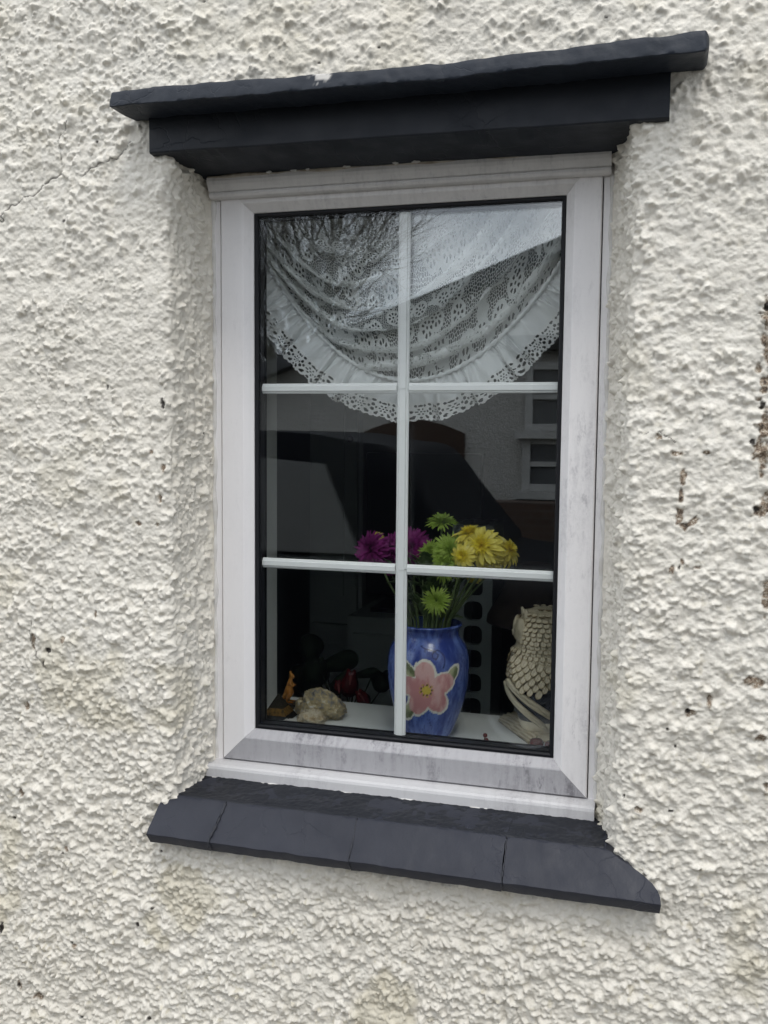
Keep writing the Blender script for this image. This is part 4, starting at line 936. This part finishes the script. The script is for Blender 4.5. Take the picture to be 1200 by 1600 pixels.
# ------------------------------------------------------------------ stones, pyramid, kangaroo, berries
def rock(name, px, py, wpx, hpx, y, label, cols, seed, squash=(1, .7, 1), nm=.5, peak=0.0):
    p = atY(px, py, y); k = (y - CAM[1]) / F_PX; sx_, sz_ = wpx / 2 * k, hpx / 2 * k
    bm = bmesh.new(); bmesh.ops.create_icosphere(bm, subdivisions=5, radius=1.0)
    V = np.array([v.co[:] for v in bm.verts]); n1 = fbm(V[:, 0] * 1.3 + V[:, 2] * .8 + 5, V[:, 1] * 1.3 - V[:, 2] + 9, seed, 5, .58)
    n2 = fbm(V[:, 0] * 5 + V[:, 2] * 3, V[:, 1] * 5 - V[:, 2] * 4, seed + 7, 4, .6)
    kk = 1 + nm * .36 * n1 + .16 * np.abs(n2) + peak * np.clip(V[:, 2], 0, 1) ** 2 * np.exp(-((V[:, 0] + .15) / .35) ** 2)
    V = V * kk[:, None] * [sx_, sx_ * squash[1], sz_]; zf = p[2]; V[:, 2] = np.maximum(V[:, 2] + zf, ZBD + .0003); V[:, 0] += p[0]; V[:, 1] += y
    V[:, 2] -= V[:, 2].min() - (ZBD + .0003)
    for v, c_ in zip(bm.verts, V): v.co = c_
    o = bmo(name, bm, cols, None, True); return tagp(o, label, 'stone', 'stones on the window board')
def rock_mat(name, stops):
    m = M(name, (0.4, 0.4, 0.4), .75, .3); m.color(m.ramp(m.noise(62, 9, .74), stops)); m.bump(m.noise(120, 8, .75), 1.0, .004); return m.m
rock('stone', 499, 1106, 70, 46, .165, 'lumpy grey stone crusted with ochre, larger of two on the board', rock_mat('ochre_crusted_stone', [(.36, (0.08, 0.078, 0.075)), (.44, (0.24, 0.235, 0.225)), (.50, (0.36, 0.28, 0.14)), (.56, (0.46, 0.39, 0.24)), (.64, (0.62, 0.59, 0.53))]), 601, (1, .72, 1), .6, .35)
rock('stone', 487, 1124, 46, 30, .118, 'small cream and brown ridged stone in front of the larger one', rock_mat('cream_brown_stone', [(.30, (0.16, 0.10, 0.05)), (.42, (0.40, 0.31, 0.18)), (.52, (0.56, 0.50, 0.38)), (.66, (0.20, 0.14, 0.08)), (.75, (0.6, 0.56, 0.46))]), 631, (1, .8, 1), .8)
rock('stone', 456, 1131, 34, 14, .112, 'flat white pebble lying beside the dark pyramid', rock_mat('white_pebble', [(.3, (0.5, 0.48, 0.45)), (.7, (0.66, 0.65, 0.62))]), 641, (1, .8, 1), .15)
pyr = empty('pyramid_ornament', (-.266, .142, ZBD)); pc = np.array([-.266, .142, ZBD]); hs = .030; zt = atY(428, 1082, .142)[2]
tagp(pyr, 'dark resin pyramid ornament with a gold layer inside', 'ornament')
def pyramid(name, hs_, z0, z1, cut, mat):
    V = [(pc[0] + a * hs_ * .9, pc[1] + b * hs_ * .9, z0) for a, b in ((-1, -1), (1, -1), (1, 1), (-1, 1))]
    if cut: V += [(pc[0] + a * hs_ * .9 * cut, pc[1] + b * hs_ * .9 * cut, z1) for a, b in ((-1, -1), (1, -1), (1, 1), (-1, 1))]; Fc = [(3, 2, 1, 0), (4, 5, 6, 7)] + [(i, (i + 1) % 4, 4 + (i + 1) % 4, 4 + i) for i in range(4)]
    else: V.append((pc[0], pc[1], z1)); Fc = [(3, 2, 1, 0)] + [(i, (i + 1) % 4, 4) for i in range(4)]
    return mesh(name, V, Fc, mat, pyr)
f1, f2 = .20, .46; Hp = zt - ZBD
pyramid('base', hs, ZBD + .0003, ZBD + Hp * f1, 1 - f1, M('black_resin', (0.008, 0.009, 0.010), .12).m)
pyramid('gold_layer', hs * (1 - f1), ZBD + Hp * f1 + .0001, ZBD + Hp * f2, (1 - f2) / (1 - f1), simple('gold_flake', (0.03, 0.018, 0.008), (0.22, 0.12, 0.025), 140, .35, .5))
pyramid('apex', hs * (1 - f2), ZBD + Hp * f2 + .0001, zt, 0, M('smoky_resin', (0.022, 0.020, 0.016), .10).m)

def skin_animal(name, verts, edges, radii, mat, parent=None, sub=2):
    me = bpy.data.meshes.new(name); me.from_pydata(verts, edges, []); me.update(); o = link(name, me, parent)
    sk = o.modifiers.new('skin', 'SKIN'); sk.use_smooth_shade = True
    lay = me.skin_vertices[0].data if me.skin_vertices else None
    if lay is None:
        bpy.context.view_layer.objects.active = o; bpy.ops.mesh.customdata_skin_add(); lay = me.skin_vertices[0].data
    for i, r in enumerate(radii): lay[i].radius = (r, r); lay[i].use_root = (i == 0)
    sb = o.modifiers.new('sub', 'SUBSURF'); sb.levels = sub; sb.render_levels = sub
    me.materials.append(mat); return o
kp = atY(453, 1097, .215); KB = Vector((kp[0], .215, kp[2])); u = .001125
def K(x, yy, z_): return tuple(KB + Vector((x * u, yy * u, z_ * u)))
# upright kangaroo, side on, looking towards +x; u is about one photograph pixel
kv = [K(-3, 0, 18), K(-1, 0, 27), K(1, 0, 35), K(2, 0, 41), K(4, 0, 45), K(8.5, 0, 44), K(1.5, -1.8, 49), K(.5, -2.2, 54), K(1.5, 1.8, 49), K(.5, 2.2, 54),
      K(3, -4, 32), K(7, -4.5, 28), K(9, -4, 30.5), K(3, 4, 32), K(7, 4.5, 28), K(9, 4, 30.5),
      K(1, -5, 14), K(-3.5, -5.5, 6), K(-3, -5.5, 1.6), K(8, -5.5, 1.3), K(1, 5, 14), K(-3.5, 5.5, 6), K(-3, 5.5, 1.6), K(8, 5.5, 1.3),
      K(-8, 0, 10), K(-13, 0, 4.5), K(-19, 0, 2), K(-24, 0, 1.5)]
ke = [(0, 1), (1, 2), (2, 3), (3, 4), (4, 5), (4, 6), (6, 7), (4, 8), (8, 9), (2, 10), (10, 11), (11, 12), (2, 13), (13, 14), (14, 15), (0, 16), (16, 17), (17, 18), (18, 19), (0, 20), (20, 21), (21, 22), (22, 23), (0, 24), (24, 25), (25, 26), (26, 27)]
kr = [x * u for x in (7, 6.2, 4.2, 2.4, 3.9, 2.2, 1.5, 1.0, 1.5, 1.0, 1.9, 1.4, 1.0, 1.9, 1.4, 1.0, 4.6, 2.2, 1.4, 1.1, 4.6, 2.2, 1.4, 1.1, 4.6, 3, 1.9, .9)]
MAT_ROO = simple('amber_glazed_china', (0.28, 0.10, 0.015), (0.45, 0.20, 0.04), 60, .25)
roo = empty('kangaroo_figurine', tuple(KB)); tagp(roo, 'small amber china kangaroo figurine standing behind the dark pyramid', 'kangaroo figurine')
skin_animal('body', kv, ke, kr, MAT_ROO, roo)
box('plinth', KB.x - .030, KB.x + .018, KB.y - .016, KB.y + .016, ZBD + .0002, KB.z, M('black_plinth', (.01, .01, .012), .3).m, roo)
MAT_BERRY = simple('deep_red_berry', (0.06, 0.006, 0.007), (0.12, 0.012, 0.012), 60, .22)
bs = atY(757, 1152, .104); sp = empty('berry_sprig', (bs[0], .104, ZBD)); tagp(sp, 'small sprig of dark red berries lying between vase and owl', 'berries')
ku = .00102
bl = [(758, 1149), (760, 1156.5), (748.5, 1159.5), (765, 1162)]
bz_off = 0
pts3 = [atY(a, b, .104) for a, b in bl]; lift = max(0, ZBD + .0040 - min(p[2] for p in pts3))
for p in pts3: blob('berry', (p[0], .104, max(p[2], ZBD + .0040)), .0039, .0039, .0039, MAT_BERRY, sp, sub=3)
mb = MB(); q = atY(755, 1163, .104); 
for p in pts3[:3]: mb.tube([(q[0], .104, ZBD + .001), ((q[0] + p[0]) / 2, .106, (ZBD + p[2]) / 2 + .002), (p[0], .104, max(p[2], ZBD + .003))], .0007, 5)
mb.build('twig', simple('brown_twig', (.08, .04, .02), (.12, .07, .04), 50), sp)
for k, (a, b, d_, lab) in enumerate(((838, 1163, 22, 'dark red round dried fruit lying in front of the owl'), (860, 1164, 19, 'dark red dried fruit tucked against the frame beside the owl'))):
    p = atY(a, b, .108); r = d_ / 2 * .00102; e = empty('dried_fruit', (p[0], .108, ZBD)); tagp(e, lab, 'dried fruit', 'dried fruits by the owl')
    blob('fruit', (p[0], .108, ZBD + r * .86), r, r, r * .85, MAT_BERRY, e, sub=4, noise=.06, seed=700 + k)
    mb = MB(); mb.tube([(p[0], .108, ZBD + r * 1.6), (p[0] + .001, .107, ZBD + r * 2.0)], [.0012, .0008], 6); mb.build('stalk', MAT_STEM, e)

# ------------------------------------------------------------------ anthurium plant on a stand inside
MAT_SPATHE = simple('dark_red_spathe', (0.045, 0.002, 0.004), (0.085, 0.005, 0.008), 30, .22)
MAT_DKLEAF = simple('very_dark_green_leaf', (0.005, 0.010, 0.004), (0.010, 0.018, 0.007), 30, .7, 0, .15)
PYL = .36; pp = atY(540, 1120, PYL); plant = empty('anthurium_plant', (pp[0], PYL, -.66)); tagp(plant, 'dark leaved anthurium plant with red flowers behind the window board', 'plant')
lathe('pot', [(0, 0), (.045, 0), (.050, .01), (.062, .10), (.066, .102), (.066, .118), (.058, .118), (.055, .095), (0, .095)], (pp[0], PYL, -.66), simple('dark_clay_pot', (.03, .025, .02), (.05, .04, .03), 20), plant, 32)
def heart(bx_, tip_px, base_px, y, wd_, mat, nm, yt=None):
    b = atY(*base_px, y); t = atY(*tip_px, yt or y); d = Vector(t - b); L = d.length; d.normalize(); view = Vector(CAM - b).normalized(); side = d.cross(view).normalized(); nrm = side.cross(d)
    V = [Vector(b)]; n_ = 24; rng_ = []
    for k in range(n_):
        a = 2 * math.pi * k / n_; rx_ = math.sin(a) * wd_ * (1 - .25 * math.cos(a)); ry = (0.5 - .5 * math.cos(a)) * L * (1 + .0) - .18 * L * math.exp(-((abs(math.sin(a)) - .5) / .3) ** 2) * (math.cos(a) > .3)
        rng_.append(Vector(b) + side * rx_ + d * ry + nrm * (-.25 * wd_ * (rx_ / wd_) ** 2))
    c_ = Vector(b) + d * L * .45 + nrm * .003; V = [c_] + [c_ + (p - c_) * .5 + nrm * .002 for p in rng_] + rng_
    Fc = [(0, 1 + k, 1 + (k + 1) % n_) for k in range(n_)] + [(1 + k, 1 + n_ + k, 1 + n_ + (k + 1) % n_, 1 + (k + 1) % n_) for k in range(n_)]
    o = mesh(nm, V, Fc, mat, plant, True); md = o.modifiers.new('thickness', 'SOLIDIFY'); md.thickness = .0012
    mb = MB(); mb.tube(bezier_interp([(pp[0] + random.uniform(-.02, .02), PYL + random.uniform(-.01, .01), -.57), ((pp[0] + b[0]) / 2, (PYL + y) / 2, (b[2] - .57) / 2 + .01), tuple(b)], 8), .0016, 6); mb.build('leaf_stem', MAT_DKLEAF, plant)
    return b, d, nrm
for (tip_, base_, y, wd_) in (((484, 990), (486, 1036), .40, .024), ((503, 1000), (470, 1022), .42, .022), ((560, 1026), (506, 1042), .38, .021), ((490, 1070), (496, 1030), .37, .030), ((470, 1085), (500, 1050), .39, .026), ((592, 1048), (556, 1056), .36, .010), ((604, 1080), (584, 1050), .38, .018), ((615, 1050), (598, 1075), .42, .018), ((520, 1085), (545, 1050), .36, .016), ((455, 1060), (480, 1045), .43, .02)):
    heart(0, tip_, base_, y, wd_, MAT_DKLEAF, 'leaf')
for (tip_, base_, y, wd_) in (((544, 1090), (549, 1050), .335, .018), ((574, 1104), (560, 1080), .325, .014), ((530, 1082), (528, 1064), .34, .011)):
    b, d, nrm = heart(0, tip_, base_, y, wd_, MAT_SPATHE, 'spathe'); mb = MB(); b = Vector(b); mb.tube([b + d * .006 + nrm * .002, b + d * .014 + nrm * .008, b + d * .024 + nrm * .010], [.0022, .002, .0012], 8); mb.build('spadix', simple('pale_red_spadix', (.16, .03, .03), (.22, .06, .05), 60), plant)
st = empty('plant_stand', (pp[0], PYL + .05, GZ)); tagp(st, 'dark wooden stand under the anthurium plant', 'stand'); MAT_DKWOOD = simple('dark_stained_wood', (.030, .018, .010), (.055, .032, .018), 14, .45)
box('top', pp[0] - .16, pp[0] + .20, PYL - .07, PYL + .20, -.685, -.6604, MAT_DKWOOD, st, .004)
for a, b in ((-.14, -.05), (.18, -.05), (-.14, .18), (.18, .18)): box('leg', pp[0] + a - .013, pp[0] + a + .013, PYL + b - .013, PYL + b + .013, GZ + .0003, -.6855, MAT_DKWOOD, st)

# ------------------------------------------------------------------ furniture deeper in the room
MAT_CREAM = simple('cream_green_painted_wood', (0.32, 0.36, 0.34), (0.37, 0.41, 0.39), 5, .5)
wy = 1.25; x0, x1 = atY(484, 900, wy)[0], atY(566, 900, wy)[0]
cup_ = empty('tall_cupboard', ((x0 + x1) / 2, wy, GZ)); tagp(cup_, 'tall pale painted cupboard standing in the dim room', 'cupboard')
box('carcass', x0, x1, wy, wy + .45, GZ + .0003, .62, MAT_CREAM, cup_, .004)
for z0, z1 in ((GZ + .08, -.50), (-.47, .58)):
    d_ = box('door', x0 + .012, x1 - .012, wy - .020, wy - .0005, z0, z1, MAT_CREAM, cup_, .003); box('panel', x0 + .05, x1 - .05, wy - .027, wy - .0205, z0 + .06, z1 - .06, MAT_CREAM, cup_, .003)
    blob('knob', (x1 - .03, wy - .03, (z0 + z1) / 2), .010, .010, .010, MAT_DKWOOD, cup_, sub=2)
y2 = 1.05; xa, xb = x1 + .02, atY(722, 1000, y2)[0]; ztop2 = atY(600, 966, y2)[2]
ch = empty('low_cabinet', ((xa + xb) / 2, y2, GZ)); tagp(ch, 'low pale cabinet with drawers beside the tall cupboard', 'cabinet')
box('carcass', xa, xb, y2, y2 + .42, GZ + .0003, ztop2, MAT_CREAM, ch, .004)
nd = 3
for i in range(nd):
    z0 = GZ + .06 + (ztop2 - GZ - .09) / nd * i; z1 = z0 + (ztop2 - GZ - .09) / nd - .015; box('drawer', xa + .02, xb - .02, y2 - .018, y2 - .0005, z0, z1, MAT_CREAM, ch, .003); blob('knob', ((xa + xb) / 2, y2 - .028, (z0 + z1) / 2), .011, .011, .011, MAT_DKWOOD, ch, sub=2)
tv = empty('television', ((xa + xb) / 2, y2 + .15, ztop2)); tagp(tv, 'black flat television on the low cabinet', 'television'); MAT_BLK = M('black_plastic', (.008, .008, .009), .3).m
zt_ = atY(590, 895, y2 + .15)[2] + .35
box('screen', xa + .01, xb + .02, y2 + .14, y2 + .175, ztop2 + .04, zt_, MAT_BLK, tv, .004); box('foot', (xa + xb) / 2 - .12, (xa + xb) / 2 + .12, y2 + .08, y2 + .24, ztop2 + .0004, ztop2 + .012, MAT_BLK, tv, .003); box('neck', (xa + xb) / 2 - .03, (xa + xb) / 2 + .03, y2 + .15, y2 + .17, ztop2 + .0125, ztop2 + .05, MAT_BLK, tv)
# white rack with rounded openings
ry = .80; rk = empty('slotted_rack', (atY(745, 1000, ry)[0], ry, GZ)); tagp(rk, 'white upright rack with a column of rounded dark openings', 'rack')
def rrect(cx, cz, w2, h2, r, n=6): return [(cx + sx_ * (w2 - r) + r * math.cos(a), cz + sz_ * (h2 - r) + r * math.sin(a)) for sx_, sz_, a0 in ((1, 1, 0), (-1, 1, 90), (-1, -1, 180), (1, -1, 270)) for a in [R_(a0 + 90 * i / (n - 1)) for i in range(n)]]
rx0, rx1 = atY(712, 1000, ry)[0], atY(760, 1000, ry)[0]; pit = atY(744, 955, ry)[2] - atY(744, 993, ry)[2]; ztopc = atY(744, 917, ry)[2]; ncell = int((ztopc + pit / 2 - GZ - .05) / pit)
for i in range(-2, ncell):
    zc = ztopc - i * pit; cx_ = (rx0 + rx1) / 2 + .004; hole_ = rrect(cx_, zc, (rx1 - rx0) / 2 * .60, pit * .40, .016); n_ = len(hole_)
    outer = []
    for (hx, hz) in hole_:
        dx_, dz_ = (hx - cx_) / ((rx1 - rx0) / 2), (hz - zc) / (pit / 2); s = 1 / max(abs(dx_), abs(dz_)); outer.append(((rx0 + rx1) / 2 + dx_ * s * (rx1 - rx0) / 2, zc + dz_ * s * pit / 2 * .998))
    V = [(a, ry, b) for a, b in hole_] + [(a, ry, b) for a, b in outer] + [(a, ry + .02, b) for a, b in hole_]
    mesh('rack_cell', V, [(k, (k + 1) % n_, n_ + (k + 1) % n_, n_ + k) for k in range(n_)] + [(k, 2 * n_ + k, 2 * n_ + (k + 1) % n_, (k + 1) % n_) for k in range(n_)], MAT_CREAM, rk)
box('back_panel', rx0, rx1, ry + .16, ry + .17, GZ + .0003, ztopc + pit * 2.5, MAT_BLK, rk); box('side_panel', rx1 - .008, rx1 + .012, ry + .001, ry + .159, GZ + .0003, ztopc + pit * 2.5, MAT_CREAM, rk); box('side_panel', rx0 - .012, rx0 + .008, ry + .001, ry + .159, GZ + .0003, ztopc + pit * 2.5, MAT_CREAM, rk)
# table lamp with a dark cone shade
ly = .62; lc = atY(832, 960, ly); lamp = empty('table_lamp', (lc[0], ly, -.70)); tagp(lamp, 'unlit table lamp with a dark cone shade behind the owl', 'lamp')
zb_, zt2 = atY(832, 972, ly)[2], atY(832, 880, ly)[2]; rb = (832 - 760) * (ly - CAM[1]) / F_PX
lathe('lamp_shade', [(rb, zb_ + .70), (rb * .98, zb_ + .715), (rb * .36, zt2 + .70), (rb * .34, zt2 + .70), (rb * .95, zb_ + .712), (rb * .985, zb_ + .702)], (lc[0], ly, -.70), simple('dark_brown_shade', (.030, .020, .014), (.045, .030, .022), 10, .8), lamp, 40)
lathe('lamp_base', [(0, 0), (.06, 0), (.06, .012), (.02, .03), (.045, .09), (.05, .14), (.02, .20), (.012, .25), (.010, zb_ + .74), (0, zb_ + .74)], (lc[0], ly, -.6998), MAT_GLOSS, lamp, 32)
tb = empty('side_table', (lc[0], ly, GZ)); tagp(tb, 'small dark side table under the lamp', 'table'); box('top', lc[0] - .2, lc[0] + .2, ly - .17, ly + .17, -.722, -.7003, MAT_DKWOOD, tb, .004)
for a in (-.17, .17):
    for b in (-.14, .14): box('leg', lc[0] + a - .015, lc[0] + a + .015, ly + b - .015, ly + b + .015, GZ + .0003, -.7225, MAT_DKWOOD, tb)

# ------------------------------------------------------------------ across the lane: what the panes mirror
MAT_RENDER = simple('grey_white_roughcast', (0.42, 0.41, 0.39), (0.50, 0.49, 0.47), 26, .85, .9, .3, .02)
MAT_SLATE = simple('slate_roof', (0.045, 0.048, 0.055), (0.075, 0.078, 0.085), 9, .6, .4)
MAT_WHITE = simple('white_frame_paint', (0.38, 0.38, 0.37), (0.44, 0.44, 0.43), 8, .6)
MAT_DKGLASS = M('dark_house_glass', (0.10, 0.105, 0.11), .2).m
MAT_BRICKS = M('brown_brickwork', (.2, .1, .07), .85)
bt = MAT_BRICKS.n('TexBrick', Scale=4.5); bt.inputs['Color1'].default_value = (.055, .032, .024, 1); bt.inputs['Color2'].default_value = (.08, .048, .035, 1); bt.inputs['Mortar'].default_value = (.10, .09, .08, 1); mpn = MAT_BRICKS.n('Mapping'); mpn.inputs['Rotation'].default_value = (R_(90), 0, 0); MAT_BRICKS.l(MAT_BRICKS.obj(), mpn.inputs[0]); MAT_BRICKS.l(mpn.outputs[0], bt.inputs['Vector']); MAT_BRICKS.color(bt.outputs['Color']); MAT_BRICKS = MAT_BRICKS.m
HY = -6.5
A = mirY(417, 571, -HY); B = mirY(884, 372, -HY); sl = (B[2] - A[2]) / (B[0] - A[0])
ex = A[0] - .5; ez = A[2] - .5 * sl; ax_ = B[0] + 1.9; az_ = B[2] + 1.9 * sl; ex2 = 2 * ax_ - ex
house = empty('gable_house', (ax_, HY, GZ)); tagp(house, 'grey white roughcast gable house across the lane, mirrored in the panes', 'house')
HB = HY - 6
V = [(ex + .25, HY, GZ), (ex2 - .25, HY, GZ), (ex2 - .25, HY, ez), (ax_, HY, az_ - .14), (ex + .25, HY, ez)]; V += [(x, HB, z) for x, y, z in V]
mesh('wall', V, [(0, 1, 2, 3, 4), (9, 8, 7, 6, 5), (0, 5, 6, 1), (1, 6, 7, 2), (4, 9, 5, 0)], MAT_RENDER, house)
for sgn, xe in ((-1, ex), (1, ex2)):
    o_ = (0, -.10); th_ = .12; V = []
    for y in (HY + .18, HB - .18): V += [(xe, y, ez), (ax_, y, az_), (ax_, y, az_ - th_), (xe, y, ez - th_)]
    mesh('roof', V, [(0, 1, 2, 3), (7, 6, 5, 4), (0, 4, 5, 1), (1, 5, 6, 2), (2, 6, 7, 3), (3, 7, 4, 0)], MAT_SLATE, house)
def hwin(pa, pb, nm, door=False):
    a, b = mirY(*pa, -HY), mirY(*pb, -HY); x0, x1, z0, z1 = a[0], b[0], min(a[2], b[2]), max(a[2], b[2])
    o = box(nm, x0, x1, HY + .001, HY + .03, z0, z1, MAT_DKGLASS, house)
    for q in ((x0 - .05, x0 + .012, z0 - .05, z1 + .05), (x1 - .012, x1 + .05, z0 - .05, z1 + .05)): box('frame', q[0], q[1], HY + .002, HY + .06, q[2], q[3], MAT_WHITE, o)
    for q in ((x0 + .0125, x1 - .0125, z0 - .05, z0 + .01), (x0 + .0125, x1 - .0125, z1 - .01, z1 + .05), (x0 + .0125, x1 - .0125, (z0 + z1) / 2 - .02, (z0 + z1) / 2 + .02)): box('frame', q[0], q[1], HY + .002, HY + .055, q[2], q[3], MAT_WHITE, o)
    box('sill', x0 - .12, x1 + .12, HY + .002, HY + .14, z0 - .11, z0 - .052, MAT_WHITE, o); return x0, x1, z0, z1
q = mirY(832, 576, -HY); hwin((832, 576), (1010, 665), 'window'); hwin((827, 692), (1005, 762), 'window')
a = mirY(795, 527, -HY); b = mirY(1060, 545, -HY); box('gutter', a[0], b[0] + .6, HY + .002, HY + .16, b[2], a[2], MAT_BLK, house)
a = mirY(566, 672, -HY); b = mirY(726, 672, -HY); zarch = mirY(640, 652, -HY)[2]
gd = empty('door', ((a[0] + b[0]) / 2, HY, GZ)); gd.parent = house; gd.matrix_parent_inverse = Matrix.Translation((ax_, HY, GZ)).inverted()
mb = MB(); n_ = 14; pts = [(a[0], GZ + .005)] + [(a[0] + (b[0] - a[0]) * i / (n_ - 1), a[2] - .02 + (zarch - a[2]) * math.sin(math.pi * i / (n_ - 1))) for i in range(n_)] + [(b[0], GZ + .005)]
k_ = len(pts); mesh('door_leaf', [(x, HY + .03, z) for x, z in pts] + [(x, HY + .001, z) for x, z in pts], [tuple(range(k_)), tuple(range(2 * k_ - 1, k_ - 1, -1))] + [(i, k_ + i, k_ + (i + 1) % k_, (i + 1) % k_) for i in range(k_)], simple('dark_brown_door', (.035, .018, .012), (.05, .028, .018), 6, .5), house)
COL.objects.unlink(gd); bpy.data.objects.remove(gd)
blob('door_knob', ((a[0] + b[0]) / 2 + .2, HY + .05, -.35), .04, .04, .04, MAT_WHITE, house, sub=2)
a = mirY(735, 768, -HY + .5); bw = box('garden_wall', a[0], a[0] + 6, HY + .5, HY + .72, GZ + .002, a[2], MAT_BRICKS); tagp(bw, 'low brown brick garden wall in front of the gable house', 'wall')

# bare winter tree over the roof
tree = empty('bare_tree', (-6.7, -17.5, GZ)); tagp(tree, 'bare winter tree rising behind the gable house, mirrored in the panes', 'tree')
rt = random.Random(21); tb_ = MB(); cb = MB(); nb_ = [0]
def grow(p, d, L, r, lev):
    n = 4; pts = [p]; rs = [r]; q = Vector(p); dd = Vector(d)
    for i in range(n):
        dd = (dd + Vector((rt.uniform(-1, 1), rt.uniform(-1, 1), rt.uniform(-.6, 1))) * (.13 if lev < 3 else .22)).normalized(); q = q + dd * (L / n); pts.append(Vector(q)); rs.append(r * (1 - .42 * (i + 1) / n))
    (tb_ if lev < 2 else cb).tube(pts, rs, 7 if lev < 2 else (4 if lev < 4 else 3), cap=False); nb_[0] += 1
    if lev >= 6 or r < .0035: return
    k = (6 if lev == 0 else 5 if lev < 3 else 4)
    for j in range(k):
        f = .35 + .65 * (j + rt.random() * .6) / k; i = min(int(f * n), n - 1); b = pts[i].lerp(pts[i + 1], f * n - i); ax2 = dd.cross(Vector((rt.uniform(-1, 1), rt.uniform(-1, 1), rt.uniform(-1, 1)))).normalized()
        nd_ = Matrix.Rotation(rt.uniform(.35, .95), 3, ax2) @ dd; nd_ = (nd_ + Vector((0, 0, .12))).normalized(); grow(b, nd_, (L * rt.uniform(1.0, 1.35) if lev == 0 else L * rt.uniform(.58, .80)), rs[i] * rt.uniform(.44, .60), lev + 1)
    grow(pts[-1], dd, L * (1.2 if lev == 0 else .72), rs[-1] * .85, lev + 1)
grow(Vector((-6.7, -17.5, GZ)), Vector((.04, 0, 1)), 2.0, .24, 0)
MAT_BARK = simple('dark_bark', (.035, .028, .022), (.06, .05, .04), 20, .9)
parts_ = [tb_.build('trunk', MAT_BARK, tree), cb.build('crown', MAT_BARK, tree)]

# dark car parked in the lane
NY_ = -2.75; car = empty('parked_car', (-1.6, NY_ - .85, GZ)); tagp(car, 'dark blue hatchback parked in the lane, mirrored in the panes', 'car')
MAT_CARP = M('dark_blue_car_paint', (.006, .007, .010), .55); MAT_CARP.set('Specular IOR Level', .05); MAT_CARP = MAT_CARP.m; MAT_TYRE = M('tyre_rubber', (.015, .015, .015), .8).m; MAT_RIM = M('alloy_rim', (.35, .36, .38), .3, .5, .8).m
roofz = lambda px, py: mirY(px, py, -NY_)
ra, rb_, rc = roofz(405, 674), roofz(520, 690), roofz(598, 708)
top = [(-3.55, GZ + .70), (-3.50, GZ + .95), (-3.25, GZ + 1.08), (-2.95, GZ + 1.38), (-2.4, ra[2] - .005), (ra[0], ra[2]), (rb_[0], rb_[2]), (rc[0], rc[2]), (rc[0] + .18, GZ + 1.20), (rc[0] + .38, GZ + .94), (rc[0] + .48, GZ + .88), (rc[0] + 1.1, GZ + .83), (rc[0] + 1.45, GZ + .72), (rc[0] + 1.52, GZ + .55)]
tp = bezier_interp([(x, z, 0) for x, z in top], 70)[:, :2]; zbot = GZ + .26; beltz = GZ + .93; rows = []
for x, z in tp:
    rg = []; rh = z - zbot
    for k in range(25):
        f = k / 24; s = f * 2 - 1                 # from the near sill over the roof to the far sill
        av = abs(s)
        if av > .45: zz_ = zbot + (min(z, beltz) - zbot) * (1 - (av - .45) / .55); yy = .86
        else: zz_ = min(z, beltz) + (z - min(z, beltz)) * min(1, (.45 - av) / .18) ** .8; yy = .86 - (.20 * min(1, max(0, (zz_ - beltz) / .5))) if av > .22 else .66 * av / .22
        if av <= .45 and z <= beltz: yy = .86 * av / .45
        rg.append((x, NY_ - .86 + math.copysign(yy, -s) if av > 1e-6 else NY_ - .86, zz_))
    rows.append(rg)
Pc = np.array(rows); grid_mesh('body', Pc, MAT_CARP, car, True)
def side_glass(pts, nm='side_window'):
    mesh(nm, [(x, NY_ - (.20 * max(0, (z - beltz) / .5)) + .012, z) for x, z in pts] + [(x, NY_ - (.20 * max(0, (z - beltz) / .5)) - .01, z) for x, z in pts], [tuple(range(len(pts)))] + [(i, (i + 1) % len(pts), len(pts) + (i + 1) % len(pts), len(pts) + i) for i in range(len(pts))], MAT_DKGLASS, car)
side_glass([(-2.85, beltz + .03), (-1.95, beltz + .03), (-1.95, ra[2] - .10), (-2.45, ra[2] - .12)]); side_glass([(-1.88, beltz + .03), (-.95, beltz + .03), (-1.18, rb_[2] - .11), (-1.88, ra[2] - .10)])
for wx in (-2.75, -.15):
    for wy_ in (NY_ - .10, NY_ - 1.62):
        wl = [(r * math.cos(0), y_) for r, y_ in ((.20, -.09), (.29, -.10), (.315, -.07), (.315, .07), (.29, .10), (.20, .09))]
        th2 = np.linspace(0, 2 * math.pi, 32, endpoint=False); Pw = np.array([[(wx + r * math.cos(t), wy_ + y_, GZ + .32 + r * math.sin(t)) for t in th2] for r, y_ in wl]); wo_ = grid_mesh('wheel', Pw, MAT_TYRE, car, True, closed_u=True)
        Pw = np.array([[(wx + r * math.cos(t), wy_ + y_, GZ + .32 + r * math.sin(t)) for t in th2] for r, y_ in ((.0, .075), (.05, .085), (.19, .06), (.21, .088))]); grid_mesh('rim', Pw, MAT_RIM, wo_, True, closed_u=True)
for y_ in (NY_ - .15, NY_ - 1.55): blob('headlight', (rc[0] + 1.42, y_, GZ + .68), .08, .13, .06, M('clear_lamp_glass', (.6, .62, .65), .1).m, car, sub=3)
box('wing_mirror', rc[0] + .02, rc[0] + .14, NY_ + .02, NY_ + .17, beltz - .02, beltz + .09, MAT_CARP, car, .02)
